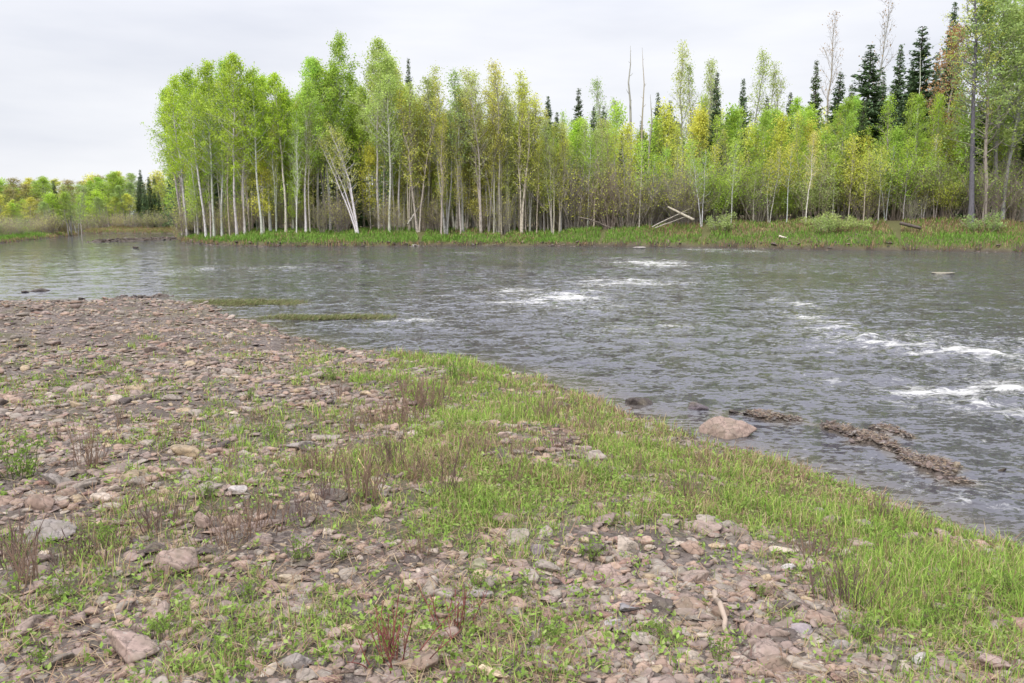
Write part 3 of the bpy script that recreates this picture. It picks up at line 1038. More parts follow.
# the wood farther back, which reads as one mass
acc, acc2 = Acc(), Acc()
for i in range(760):
    px = random.uniform(-260, 1400) if i < 420 else random.uniform(160, 1120)
    Y = random.uniform(112, 170) if px > 175 else random.uniform(165, 215)
    if px < 175:
        yt = 184 + random.uniform(0, 12)
    else:
        yt = (max(sil(px) + 50, 112) if px < 545 else max(sil(px) + 26, 102)) + random.uniform(0, 40)
    x = x_at(px, Y, 3)
    z = float(height(x, Y)[0])
    h = max(z_at(yt, Y) - z, 3)
    dark = random.random() < 0.55
    r = np.random.default_rng(9000 + i)
    n = 420 if dark else 800
    u = r.uniform(0, 1, n) ** 0.8
    if dark:
        rad = (1 - u) * 2.2 + 0.2
    else:
        rad = 2.2 * np.sin(np.pi * np.clip(u, 0.05, 0.98)) ** 0.6
    a = r.uniform(0, 6.28, n)
    q = rad * np.sqrt(r.uniform(0.1, 1, n))
    P = np.stack([x + q * np.cos(a), Y + q * np.sin(a), z + 0.4 + u * (h - 0.4)], 1)
    Vq, Fq = leaf_quads(P, 0.24 if dark else 0.13, r, aspect=0.55)
    base = np.array(DARKGREEN if dark else random.choice([LIME, YELLOW, OLIVE, OLIVE]))
    acc.add(Vq, Fq, col=np.repeat(base[None] * r.uniform(0.7, 1.3, n)[:, None], 4, axis=0))
    t = np.linspace(0, 1, 4)
    Vt, Ft = tube(np.stack([x + 0 * t, Y + 0 * t, z - 0.2 + h * 0.9 * t], 1), 0.16 * (1 - t) + 0.03, 4)
    acc.add(Vt, Ft, col=np.array((0.2, 0.17, 0.14)))
wood_mass = acc.obj('woodland', M_BLADE)
wood_mass['kind'] = 'stuff'
wood_mass['label'] = 'deeper mixed wood of spruce and aspen behind the riverside trees'
wood_mass['category'] = 'woodland'

# fallen timber on the far bank
LANDMARKS_EXTRA = []


def log(name, cat, label, p, q, r0, r1, colr, stubs=3, seed=0, bend=0.04, sides=8):
    """A fallen trunk from p to q: the stem with stubs of branches and ragged, closed ends."""
    r = np.random.default_rng(seed)
    p, q = np.array(p, float), np.array(q, float)
    n = 9
    t = np.linspace(0, 1, n)
    ln = np.linalg.norm(q - p)
    c = p.copy()
    path = (p + (q - p) * t[:, None]) - c + np.cumsum(r.normal(size=(n, 3)) * bend * ln / n, axis=0)
    rad = (r0 + (r1 - r0) * t) * r.uniform(0.9, 1.1, n)
    a = Acc()
    Vt, Ft = tube(path, rad, sides)
    e0, e1 = np.arange(sides)[::-1], np.arange(sides) + (n - 1) * sides
    a.add(Vt, [Ft, np.array([e0]), np.array([e1])])
    for k in range(stubs):
        i = r.integers(2, n - 1)
        d = unit(r.normal(size=3) + np.array([0, 0, 0.7]))
        b = branch_path(path[i], d, ln * r.uniform(0.06, 0.16), 0.1, 3, r, 0.15)
        a.add(*tube(b, np.linspace(rad[i] * 0.45, rad[i] * 0.12, 4), 5))
    o = a.obj(name, M_WHITE_BARK if colr[0] > 0.3 else M_DARK_BARK, None, True)
    o.location = c
    o.color = (*colr, 1)
    o['label'], o['category'] = label, cat
    return o


def P3(px, py, Y):
    z = z_at(py, Y)
    return (x_at(px, Y, z), Y, z)


Yl = shore_Y(680)
log('fallen_log', 'log', 'thick pale fallen log lying across the two thinner ones', P3(668, 207, Yl + 5.0), P3(694, 220, Yl + 2.6), 0.09, 0.125, (0.40, 0.35, 0.265), 1, 1, 0.02)
log('fallen_log', 'log', 'upper of two long pale poles leaning from the far bank', P3(652, 227, Yl + 3.6), P3(700, 205, Yl + 6.4), 0.065, 0.04, (0.36, 0.32, 0.26), 2, 2, 0.03)
log('fallen_log', 'log', 'lower of two long pale poles, running under the thick log', P3(655, 228, Yl + 3.2), P3(688, 215, Yl + 5.8), 0.06, 0.04, (0.34, 0.30, 0.24), 2, 3, 0.03)
log('fallen_log', 'log', 'grey fallen pole reaching back into the brush behind the crossed logs', P3(705, 212, Yl + 6.5), P3(738, 198, Yl + 10), 0.12, 0.06, (0.42, 0.38, 0.32), 4, 4, 0.05)
log('fallen_branch', 'branch', 'low brown branch lying along the bank below the grey stems', P3(580, 217, shore_Y(600) + 4.5), P3(618, 227, shore_Y(600) + 4), 0.05, 0.03, (0.22, 0.18, 0.14), 5, 5, 0.16)
log('fallen_log', 'log', 'dark log lying on the grass near the larch', P3(900, 223, shore_Y(905) + 4), P3(921, 228, shore_Y(905) + 3.6), 0.14, 0.12, (0.11, 0.085, 0.07), 1, 6, 0.02)
log('fallen_branch', 'branch', 'short pale branch stranded in the green grass of the far bank', P3(779, 236, shore_Y(785) + 1.6), P3(791, 239, shore_Y(785) + 1.3), 0.09, 0.05, (0.60, 0.52, 0.42), 2, 7, 0.05)
log('leaning_trunk', 'dead tree', 'slanting dead stem leaning among the grey middle stand', P3(408, 224, shore_Y(420) + 5), P3(440, 178, shore_Y(420) + 9), 0.10, 0.05, (0.46, 0.42, 0.36), 3, 8, 0.03)

# ------------------------------------------------------------------ stones
def ico(level):
    t = (1 + 5 ** 0.5) / 2
    V = [(-1, t, 0), (1, t, 0), (-1, -t, 0), (1, -t, 0), (0, -1, t), (0, 1, t), (0, -1, -t), (0, 1, -t), (t, 0, -1), (t, 0, 1), (-t, 0, -1), (-t, 0, 1)]
    F = [(0, 11, 5), (0, 5, 1), (0, 1, 7), (0, 7, 10), (0, 10, 11), (1, 5, 9), (5, 11, 4), (11, 10, 2), (10, 7, 6), (7, 1, 8), (3, 9, 4), (3, 4, 2), (3, 2, 6), (3, 6, 8), (3, 8, 9), (4, 9, 5), (2, 4, 11), (6, 2, 10), (8, 6, 7), (9, 8, 1)]
    V = [tuple(unit(np.array(v, float))) for v in V]
    for _ in range(level):
        cache, G = {}, []

        def mid(a, b):
            k = (min(a, b), max(a, b))
            if k not in cache:
                V.append(tuple(unit(np.array(V[a]) + np.array(V[b]))))
                cache[k] = len(V) - 1
            return cache[k]
        for a, b, c in F:
            ab, bc, ca = mid(a, b), mid(b, c), mid(c, a)
            G += [(a, ab, ca), (b, bc, ab), (c, ca, bc), (ab, bc, ca)]
        F = G
    return np.array(V), np.array(F)


ICO = [ico(1), ico(2), ico(3), ico(4)]


def stone_shape(seed, level, flat=0.45, soft=14.0):
    """A worn, faceted stone: unit half-length, wider than tall."""
    D, F = ICO[level]
    r = np.random.default_rng(seed)
    Nn = unit(r.normal(size=(10, 3)))
    hh = r.uniform(0.5, 1.0, 10)
    proj = np.maximum(D @ Nn.T, 1e-3)
    inv = ((proj / hh) ** soft).sum(1) ** (1 / soft)        # soft intersection of half-spaces
    rad = 1 / np.maximum(inv, 0.75)
    V = D * rad[:, None]
    V += 0.03 * np.stack([np.sin(V @ r.normal(size=3) * 7 + k) for k in range(3)], 1)
    V /= np.abs(V).max(0)
    return V * np.array([1, r.uniform(0.62, 0.9), flat * r.uniform(0.75, 1.25)]), F


N_SHAPE = 12
SHAPES = {lv: [stone_shape(3000 + k, lv, [0.30, 0.42, 0.22, 0.38][k % 4]) for k in range(N_SHAPE)] for lv in (0, 1, 2)}
TONES = [('purplish grey', (0.235, 0.180, 0.160)), ('pinkish brown', (0.285, 0.205, 0.165)), ('grey', (0.25, 0.215, 0.188)), ('tan', (0.32, 0.25, 0.17)),
         ('dark', (0.10, 0.08, 0.073)), ('pale grey', (0.36, 0.305, 0.26)), ('reddish', (0.235, 0.15, 0.125))]
TONE_P = np.array([0.32, 0.24, 0.20, 0.06, 0.09, 0.05, 0.04])


def rot(yaw, tx, ty):
    cz, sz, cx, sx, cy_, sy = np.cos(yaw), np.sin(yaw), np.cos(tx), np.sin(tx), np.cos(ty), np.sin(ty)
    n = len(yaw)
    Z = np.zeros((n, 3, 3)); X = np.zeros((n, 3, 3)); Y = np.zeros((n, 3, 3))
    Z[:, 0, 0], Z[:, 0, 1], Z[:, 1, 0], Z[:, 1, 1], Z[:, 2, 2] = cz, -sz, sz, cz, 1
    X[:, 0, 0], X[:, 1, 1], X[:, 1, 2], X[:, 2, 1], X[:, 2, 2] = 1, cx, -sx, sx, cx
    Y[:, 0, 0], Y[:, 0, 2], Y[:, 1, 1], Y[:, 2, 0], Y[:, 2, 2] = cy_, sy, 1, -sy, cy_
    return Z @ X @ Y


STONES = []        # individual stones, for the labels


def boulder(px, py, w, h, tone, label, seed, flat=None, name='boulder', sink=0.3, z=None, yaw=None, category='rock'):
    """One named rock: (px, py) is its middle in the photograph, w and h its size there."""
    zz = 0.0
    for _ in range(6):
        p = ground_pt(px, py + h * 0.25, zz)
        zz = float(height(*p)[0]) if z is None else z
    d = math.hypot(p[0], p[1])
    half = w * d / FPX / 2
    V, F = stone_shape(seed, 3, 1.0, 12)
    hz = max(half * 2 * (h / w) * 0.52, half * 0.18)
    V = V * np.array([half, half * 0.8, hz])
    a = Acc()
    a.add(V, F)
    o = a.obj(name, M_STONE, None, True)
    o.location = (p[0], p[1], zz + hz * (1 - 2 * sink))
    o.rotation_euler = (0, 0, yaw if yaw is not None else random.uniform(-0.4, 0.4))
    o.color = (*tone, 1)
    o['label'], o['category'] = label, category
    STONES.append(dict(o=o, x=p[0], y=p[1], r=half, named=label))
    return o


PINK, BROWN, GREY, TAN, DARK, PALE_S = (0.30, 0.218, 0.178), (0.23, 0.16, 0.122), (0.245, 0.21, 0.185), (0.38, 0.30, 0.21), (0.07, 0.057, 0.05), (0.38, 0.34, 0.31)
BOULD = [(135, 646, 62, 36, PINK, 'big pinkish wedge-shaped boulder with a flat top, lower corner of the gravel', 11),
         (58, 481, 32, 15, GREY, 'grey slab beside the leafy green plant on the gravel', 12),
         (45, 504, 38, 20, BROWN, 'brown rounded rock just in front of the grey slab', 13),
         (45, 531, 54, 20, GREY, 'broad low grey rock in front of the brown rounded rock', 14),
         (203, 520, 26, 18, PINK, 'pinkish cracked block standing among dead stalks', 15),
         (180, 562, 44, 26, PINK, 'half-buried pinkish rock behind the wedge boulder', 16),
         (290, 579, 27, 13, TAN, 'tan loaf-shaped stone on the gravel', 17),
         (195, 472, 26, 12, GREY, 'grey slab tilted on the upper gravel', 18),
         (238, 490, 20, 11, PALE_S, 'pale pointed stone between the gravel and the dead stalks', 19),
         (302, 446, 30, 13, GREY, 'large greyish stone near the edge of the turf', 20),
         (298, 662, 50, 22, GREY, 'long grey slab in the bottom gravel', 21),
         (334, 634, 22, 14, PINK, 'pink stone beside the red-stemmed shrub', 22),
         (504, 435, 14, 9, PINK, 'small rounded pink stone alone in the turf', 23),
         (503, 519, 34, 16, BROWN, 'brownish flat rock at the lower edge of the turf', 24),
         (481, 566, 28, 22, (0.27, 0.25, 0.16), 'moss-tinted rounded rock under a grass tuft', 25),
         (606, 572, 26, 19, PINK, 'pinkish angular rock right of the mossy rock', 26),
         (626, 608, 33, 11, (0.19, 0.172, 0.168), 'thin blue-grey slate slab', 27),
         (594, 637, 23, 13, (0.52, 0.38, 0.29), 'pale orange-pink egg-shaped stone', 28),
         (492, 672, 40, 22, (0.52, 0.40, 0.26), 'yellowish tan block at the bottom edge', 29),
         (410, 582, 15, 9, TAN, 'small tan stone above the red-stemmed shrub', 30),
         (476, 593, 38, 14, GREY, 'flat grey rock in front of the mossy rock', 31),
         (480, 652, 22, 14, BROWN, 'brown stone with a dark hollow near the yellowish block', 32),
         (573, 628, 13, 9, PINK, 'little pink stone near the egg-shaped stone', 33),
         (611, 622, 24, 14, PALE_S, 'pale stone touching the slate slab', 34),
         (414, 381, 13, 5, (0.6, 0.57, 0.53), 'whitish flat stone at the far end of the turf', 35),
         (536, 551, 22, 14, (0.19, 0.15, 0.15), 'dark purplish slab sunk in turf', 36),
         (731, 430, 62, 20, (0.27, 0.195, 0.155), 'large brownish pink boulder at the water edge', 37),
         (788, 567, 15, 9, PALE_S, 'pale stone alone in the long grass', 39),
         (990, 664, 32, 18, PINK, 'rounded pink rock in the far lower corner of the bank', 40),
         (802, 632, 26, 17, (0.26, 0.22, 0.215), 'violet-grey pointed stone near the bleached root', 41),
         (919, 658, 20, 10, PALE_S, 'pale pinkish chip on the lower gravel', 42),
         (838, 647, 30, 12, GREY, 'flat grey stone right of the violet-grey pointed stone', 43),
         (777, 661, 42, 20, BROWN, 'half-buried brown rock below the bleached root', 44)]
for px, py, w, h, tone, label, seed in BOULD:
    boulder(px, py, w, h, tone, label, seed, z=0.0 if seed == 37 else None)
for px, py, w, h, tone, label, seed in [
        (695, 406, 27, 9, (0.10, 0.08, 0.085), 'dark flat rock awash offshore of the large boulder', 50), (1001, 470, 10, 8, DARK, 'small black rock standing in the riffle', 51),
        (636, 401, 34, 11, DARK, 'dark rock at the turf edge, half in the water', 52), (546, 366, 10, 5, DARK, 'tiny dark rock at the water edge', 53), (577, 384, 13, 5, DARK, 'low dark rock between the two shore rocks', 54),
        (40, 290, 17, 4, DARK, 'low dark rock breaking the calm water', 55), (26, 291.5, 9, 2.5, DARK, 'small dark rock next to the low one in calm water', 56), (82, 298.5, 8, 3, DARK, 'dark rock at the tip of the gravel bar', 57),
        (135, 247.5, 8, 2.5, DARK, 'lone dark rock in front of the mid-river bar', 58), (945, 273, 22, 2.4, (0.25, 0.225, 0.165), 'pale flat rock awash near the far bank', 59), (415, 245, 17, 3.5, PALE_S, 'pale rock at the foot of the far grass bank', 60),
        (350, 336, 9, 3.5, DARK, 'dark rock in the shallow inlet by the turf', 61), (384, 353, 22, 4, (0.14, 0.11, 0.105), 'low dark ledge at the corner of the inlet', 62), (330, 355, 9, 5, DARK, 'dark round stone on the inlet shore', 63),
        (733, 411, 14, 5, DARK, 'dark stone at the head of the near debris bar', 64), (866, 436, 10, 5, DARK, 'dark stone in the long debris bar', 65), (640, 247.5, 14, 2.5, PALE_S, 'pale rock under the crossed logs at the water line', 66)]:
    boulder(px, py, w, h, tone, label, seed, sink=0.38, z=0.0 if py < 500 and px > 600 or py < 300 else None)

# the many stones of the gravel bar: the largest in view as objects, the rest as one mass
def scatter(n, r0, r1, med):
    r = np.sqrt(rng.uniform(r0 ** 2, r1 ** 2, n))
    a = np.radians(rng.uniform(-48, 64, n))
    return r * np.sin(a), r * np.cos(a), med * np.exp(rng.normal(0, 0.45, n))


parts = [scatter(18500, 1.9, 5.0, 0.031), scatter(19000, 5.0, 9.5, 0.039), scatter(24000, 9.5, 15.5, 0.047), scatter(33000, 15.5, 28, 0.050)]
sx, sy, sa = (np.concatenate([p[k] for p in parts]) for k in range(3))
sz, sdn, sdf, sbar, sweed = lay(sx, sy)
gm = green_mask(sx, sy)
keep = (sdn > 0.02) & (rng.uniform(0, 1, len(sx)) > gm * 0.93) & ((sa > 0.026) | (np.hypot(sx, sy) < 7))
rocky = 0.55 + 0.45 * smooth(0.38, 0.55, fbm(sx * 0.7, sy * 0.7, 141, 3))
keep &= rng.uniform(0, 1, len(sx)) < rocky
sx, sy, sa, sz, gm = sx[keep], sy[keep], sa[keep], sz[keep], gm[keep]
sa = np.minimum(sa, 0.16)
tone_i = rng.choice(len(TONES), len(sx), p=TONE_P)
tone = np.array([t[1] for t in TONES])[tone_i] * np.array([1.03, 0.99, 0.91]) * rng.uniform(0.8, 1.2, len(sx))[:, None]
shape_i = rng.integers(0, N_SHAPE, len(sx))
yaw = rng.uniform(0, 6.28, len(sx))
tilt = rng.normal(0, 0.16, (2, len(sx)))
RM = rot(yaw, tilt[0], tilt[1])
thick = np.array([np.abs(SHAPES[0][k][0][:, 2]).max() for k in range(N_SHAPE)])[shape_i]
lift_z = sz + sa * thick * rng.uniform(0.0, 0.5, len(sx))
dist = np.hypot(sx, sy)
near_named = np.zeros(len(sx), bool)
for s in STONES:
    near_named |= (np.hypot(sx - s['x'], sy - s['y']) < s['r'] * 0.9)
inview = np.abs(sx / np.maximum(sy, 0.1)) < 0.62
score = sa / dist * inview * (dist > 2.75) * ~near_named
big = np.argsort(-score)[:235]
is_big = np.zeros(len(sx), bool)
is_big[big] = True
stone_meshes = []
for k in range(N_SHAPE):
    a = Acc()
    a.add(*SHAPES[2][k])
    stone_meshes.append(a.mesh('stone', M_STONE, True))
from mathutils import Matrix
for i in big:
    o = bpy.data.objects.new('stone', stone_meshes[shape_i[i]])
    COL.objects.link(o)
    o.location = (sx[i], sy[i], lift_z[i])
    o.rotation_euler = Matrix(RM[i].tolist()).to_euler()
    o.scale = (sa[i],) * 3
    o.color = (*tone[i], 1)
    o['category'] = 'stone'
    o['group'] = 'stones strewn over the gravel bar'
    size = 'large' if sa[i] > 0.11 else 'medium' if sa[i] > 0.075 else 'small'
    form = ['flat', 'rounded', 'slab-like', 'angular'][shape_i[i] % 4]
    STONES.append(dict(o=o, x=sx[i], y=sy[i], r=sa[i], named=None, desc=f'{size} {TONES[tone_i[i]][0]} {form} stone'))


def stone_mass(acc, idx, lv, X, Yc, Z, S, RMs, SH, TN):
    for k in range(N_SHAPE):
        j = idx[SH[idx] == k]
        if not len(j):
            continue
        V0, F0 = SHAPES[lv][k]
        V = np.einsum('nij,vj->nvi', RMs[j], V0) * S[j][:, None, None] + np.stack([X[j], Yc[j], Z[j]], 1)[:, None, :]
        m = len(V0)
        Fm = (F0[None] + (np.arange(len(j)) * m)[:, None, None]).reshape(-1, 3)
        acc.add(V.reshape(-1, 3), Fm, col=np.repeat(TN[j], m, axis=0))


acc = Acc()
rest = np.where(~is_big)[0]
fine = (sa[rest] / dist[rest]) > 0.009
stone_mass(acc, rest[fine], 1, sx, sy, lift_z, sa, RM, shape_i, tone)
stone_mass(acc, rest[~fine], 0, sx, sy, lift_z, sa, RM, shape_i, tone)
# stones and debris of the shoals, the mid-river bar and the far water line
bx, by, bs = [], [], []
for (P, w, h), cnt, med in zip(SHOALS, (600, 1300, 300, 160, 420, 120), (0.026, 0.025, 0.024, 0.022, 0.13, 0.06)):
    seg = rng.integers(0, len(P) - 1, cnt)
    t = rng.uniform(0, 1, cnt)
    q = P[seg] + (P[seg + 1] - P[seg]) * t[:, None] + rng.normal(0, 0.42 * w, (cnt, 2))
    bx.append(q[:, 0]); by.append(q[:, 1]); bs.append(med * np.exp(rng.normal(0, 0.4, cnt)))
cnt = 700
seg = rng.integers(2, 13, cnt)
FS = np.array(FAR_SHORE)
q = FS[seg] + (FS[seg + 1] - FS[seg]) * rng.uniform(0, 1, cnt)[:, None] + np.stack([rng.normal(0, 0.3, cnt), rng.normal(0.1, 0.5, cnt)], 1)
bx.append(q[:, 0]); by.append(q[:, 1]); bs.append(0.13 * np.exp(rng.normal(0, 0.4, cnt)))
bx, by, bs = np.concatenate(bx), np.concatenate(by), np.concatenate(bs)
bz = np.maximum(height(bx, by), -0.05) + bs * 0.05
bti = rng.choice(len(TONES), len(bx), p=TONE_P)
bt = np.array([t[1] for t in TONES])[bti] * rng.uniform(0.35, 0.85, len(bx))[:, None]
bsh = rng.integers(0, N_SHAPE, len(bx))
bR = rot(rng.uniform(0, 6.28, len(bx)), *rng.normal(0, 0.25, (2, len(bx))))
stone_mass(acc, np.arange(len(bx)), 0, bx, by, bz, bs, bR, bsh, bt)
gravel = acc.obj('gravel', M_GRAVEL, smooth_shade=True)
gravel['kind'] = 'stuff'
gravel['label'] = 'small stones and cobbles packed over the river bar'
gravel['category'] = 'gravel'

# ------------------------------------------------------------------ grass, herbs, litter
def blades(acc, x, y, z, h, w, az, lean, colr, r, curl=0.5):
    """Bent grass blades: a quad and a tip each."""
    n = len(x)
    d = np.stack([np.cos(az), np.sin(az), np.zeros(n)], 1)
    s = np.stack([-np.sin(az), np.cos(az), np.zeros(n)], 1) * (w / 2)[:, None]
    p0 = np.stack([x, y, z - 0.008], 1)
    up = np.array([0, 0, 1.0])
    p1 = p0 + d * (h * np.sin(lean) * 0.5)[:, None] + up * (h * np.cos(lean) * 0.55)[:, None]
    l2 = lean + curl
    p2 = p1 + d * (h * np.sin(l2) * 0.5)[:, None] + up * (h * np.cos(l2) * 0.5)[:, None]
    V = np.stack([p0 - s, p0 + s, p1 + s * 0.8, p1 - s * 0.8, p2], 1).reshape(-1, 3)
    b = np.arange(n) * 5
    acc.add(V, [np.stack([b, b + 1, b + 2, b + 3], 1), np.stack([b + 3, b + 2, b + 4], 1)], col=np.repeat(colr, 5, axis=0))


def grass_colours(n, r, dry):
    g = np.array([(0.215, 0.34, 0.06), (0.27, 0.385, 0.075), (0.34, 0.41, 0.10), (0.16, 0.25, 0.05)])[r.integers(0, 4, n)]
    s = np.array([(0.42, 0.33, 0.19), (0.34, 0.25, 0.15), (0.27, 0.17, 0.11)])[r.integers(0, 3, n)]
    return np.where((r.uniform(0, 1, n) < dry)[:, None], s, g) * r.uniform(0.8, 1.25, n)[:, None]


def tufts(acc, n, r0, r1, per, hgt, wid, thresh, dry, r, tight=0.035, pw=1.0):
    rad = np.exp(r.uniform(math.log(r0), math.log(r1), n))
    a = np.radians(r.uniform(-46, 62, n))
    x, y = rad * np.sin(a), rad * np.cos(a)
    z, d, _, _, _ = lay(x, y)
    g = green_mask(x, y)
    k = (d > 0.03) & (r.uniform(0, 1, n) < thresh(g))
    x, y, g, rad = x[k], y[k], g[k], rad[k]
    sc = r.uniform(0.4, 1.3, len(x)) * (0.7 + 0.5 * g) * (0.35 + 1.25 * fbm(x * 1.9, y * 1.9, 157, 3))
    drier = dry + 0.38 * smooth(0.53, 0.69, fbm(x * 0.8 + 9, y * 0.8, 151, 3))
    m = per
    X = np.repeat(x, m) + r.normal(0, tight, len(x) * m)
    Y = np.repeat(y, m) + r.normal(0, tight, len(x) * m)
    Z = np.repeat(z[k], m)
    h = hgt * np.repeat(sc, m) * r.uniform(0.5, 1.25, len(X))
    drier = np.where(r.uniform(0, 1, len(x)) < 0.10, 0.95, drier)
    dr = np.repeat(np.clip(drier, 0, 1), m)
    c = grass_colours(len(X), r, dr)
    lean = np.abs(r.normal(0.35, 0.42, len(X))) + 0.7 * (r.uniform(0, 1, len(X)) < dr * 0.6)
    w = wid * (0.7 + 0.6 * r.uniform(0, 1, len(X))) * np.repeat(np.clip(rad / 7, 0.75, 2.2), m)
    blades(acc, X, Y, Z, h, w, r.uniform(0, 6.28, len(X)), lean, c, r, r.uniform(0.15, 0.9, len(X)))


r = np.random.default_rng(77)
acc = Acc()
tufts(acc, 64000, 2.4, 18, 9, 0.122, 0.0064, lambda g: g ** 1.1, 0.19, r, 0.045)
tufts(acc, 12300, 2.3, 9, 7, 0.085, 0.005, lambda g: 0.26 + 0 * g, 0.62, r, 0.035)
tufts(acc, 13500, 8, 27, 6, 0.08, 0.007, lambda g: 0.33 + 0.5 * g, 0.72, r, 0.06)
tufts(acc, 18500, 7, 27, 5, 0.055, 0.008, lambda g: 0.5 + 0 * g, 0.86, r, 0.06)
grass = acc.obj('grass', M_BLADE)
grass['kind'] = 'stuff'
grass['label'] = 'fresh green and straw-coloured grass over the near bank'
grass['category'] = 'grass'

# low leafy herbs among the grass
acc = Acc()
n = 44000
rad = np.exp(r.uniform(math.log(2.4), math.log(15), n))
a = np.radians(r.uniform(-46, 62, n))
x, y = rad * np.sin(a), rad * np.cos(a)
z, d, _, _, _ = lay(x, y)
g = green_mask(x, y)
patch = smooth(0.42, 0.6, fbm(x * 1.5, y * 1.5, 161, 3))
k = (d > 0.05) & (r.uniform(0, 1, n) < (0.05 + 0.5 * g) * (0.25 + 0.75 * patch))
x, y, z, rad = x[k], y[k], z[k], rad[k]
per = 9
X, Y = np.repeat(x, per) + r.normal(0, 0.024, len(x) * per), np.repeat(y, per) + r.normal(0, 0.024, len(x) * per)
hh = np.repeat(r.uniform(0.03, 0.10, len(x)), per)
Z = np.repeat(z, per) + hh * r.uniform(0.15, 1.0, len(X))
Vq, Fq = leaf_quads(np.stack([X, Y, Z], 1), 0.015, r, up=0.9, aspect=0.5)
cc = np.array([(0.20, 0.30, 0.06), (0.25, 0.35, 0.08), (0.29, 0.36, 0.11)])[r.integers(0, 3, len(X))] * r.uniform(0.8, 1.2, len(X))[:, None]
acc.add(Vq, Fq, col=np.repeat(cc, 4, axis=0))
herbs = acc.obj('herbs', M_BLADE)
herbs['kind'] = 'stuff'
herbs['label'] = 'small leafy herbs sprouting through the grass and stones'
herbs['category'] = 'herbs'

# dead straw and twigs lying on the stones
acc = Acc()
n = 32000
rad = np.exp(r.uniform(math.log(2.3), math.log(20), n))
a = np.radians(r.uniform(-46, 62, n))
x, y = rad * np.sin(a), rad * np.cos(a)
z, d, _, _, _ = lay(x, y)
k = (d > 0.05) & (r.uniform(0, 1, n) < 0.25 + 0.75 * smooth(0.45, 0.62, fbm(x * 1.3, y * 1.3, 171, 3)))
x, y, z, rad = x[k], y[k], z[k], rad[k]
m = len(x)
cc = np.array([(0.40, 0.31, 0.19), (0.26, 0.17, 0.11), (0.16, 0.10, 0.08), (0.33, 0.24, 0.15)])[r.integers(0, 4, m)] * r.uniform(0.8, 1.2, m)[:, None]
blades(acc, x, y, z + r.uniform(0.012, 0.04, m), r.uniform(0.05, 0.2, m), 0.004 + 0.002 * rad / 6, r.uniform(0, 6.28, m), r.uniform(1.15, 1.6, m), cc, r, r.uniform(-0.2, 0.35, m))
litter = acc.obj('litter', M_BLADE)
litter['kind'] = 'stuff'
litter['label'] = 'dead straw and bits of twig strewn over the stones'
litter['category'] = 'litter'

# water weed on the two green shoals, debris on the bars
acc = Acc()
for (P, w, h), cnt in zip(WEEDS, (4200, 4200)):
    seg = r.integers(0, len(P) - 1, cnt)
    q = P[seg] + (P[seg + 1] - P[seg]) * r.uniform(0, 1, cnt)[:, None] + r.normal(0, 0.5 * w, (cnt, 2))
    _, _, _, _, wd = lay(q[:, 0], q[:, 1])
    q = q[wd > 0.45]
    m = len(q)
    cc = np.array([(0.14, 0.17, 0.06), (0.19, 0.21, 0.09), (0.22, 0.18, 0.10)])[r.integers(0, 3, m)] * r.uniform(0.8, 1.2, m)[:, None]
    blades(acc, q[:, 0], q[:, 1], np.full(m, 0.012), r.uniform(0.06, 0.16, m), np.full(m, 0.022), r.normal(0.3, 0.5, m), r.uniform(0.7, 1.4, m), cc, r, np.full(m, 0.3))
weed_o = acc.obj('water_weed', M_BLADE)
weed_o['kind'] = 'stuff'
weed_o['label'] = 'flat mats of green water weed in the shallows'
weed_o['category'] = 'water weed'
acc = Acc()
for (P, w, h), cnt in zip(SHOALS[:4], (600, 1200, 200, 120)):
    seg = r.integers(0, len(P) - 1, cnt)
    q = P[seg] + (P[seg + 1] - P[seg]) * r.uniform(0, 1, cnt)[:, None] + r.normal(0, 0.45 * w, (cnt, 2))
    zz, _, _, bb, _ = lay(q[:, 0], q[:, 1])
    kk = zz > 0.015
    q, zz = q[kk], zz[kk]
    m = len(q)
    cc = np.array([(0.30, 0.22, 0.15), (0.20, 0.14, 0.10), (0.12, 0.09, 0.07), (0.36, 0.29, 0.21)])[r.integers(0, 4, m)] * r.uniform(0.8, 1.2, m)[:, None]
    blades(acc, q[:, 0], q[:, 1], zz + r.uniform(0.008, 0.03, m), r.uniform(0.04, 0.10, m), np.full(m, 0.011), r.uniform(0, 6.28, m), r.uniform(1.25, 1.65, m), cc, r, r.uniform(-0.3, 0.4, m))
debris = acc.obj('debris', M_BLADE)
debris['kind'] = 'stuff'
debris['label'] = 'brown flood debris caught on the bars in the riffle'
debris['category'] = 'debris'

# grass of the far bank
acc = Acc()
n = 170000
seg = r.integers(2, 22, n)
lens = np.linalg.norm(FS[1:] - FS[:-1], axis=1)
pr = lens[:22] * np.array([0 if i < 1 else 1 for i in range(22)])
seg = r.choice(22, n, p=pr / pr.sum())
e = FS[seg + 1] - FS[seg]
nor = unit(np.stack([e[:, 1], -e[:, 0]], 1))
inward = r.uniform(-0.3, 9, n) ** 1.0
q = FS[seg] + e * r.uniform(0, 1, n)[:, None] + nor * inward[:, None]
zz, _, dfr, _, _ = lay(q[:, 0], q[:, 1])
kk = (dfr > 0.03) & (dfr < 9.5)
q, zz, dfr = q[kk], zz[kk], dfr[kk]
m = len(q)
gr = np.array([(0.18, 0.32, 0.055), (0.23, 0.37, 0.07), (0.15, 0.26, 0.05)])[r.integers(0, 3, m)]
br = np.array([(0.38, 0.25, 0.15), (0.30, 0.19, 0.12), (0.36, 0.30, 0.15)])[r.integers(0, 3, m)]
rel = q[:, 0] / q[:, 1]
upper = smooth(2.0, 3.6, dfr + (fbm(q[:, 0] * 0.4, q[:, 1] * 0.4, 181, 3) - 0.5) * 3)
pbr = np.clip(0.03 + upper * (0.12 + 0.38 * smooth(0.12, 0.2, rel)) + 0.3 * smooth(0.54, 0.68, fbm(q[:, 0] * 0.25, q[:, 1] * 0.25, 191, 3)), 0, 0.95)
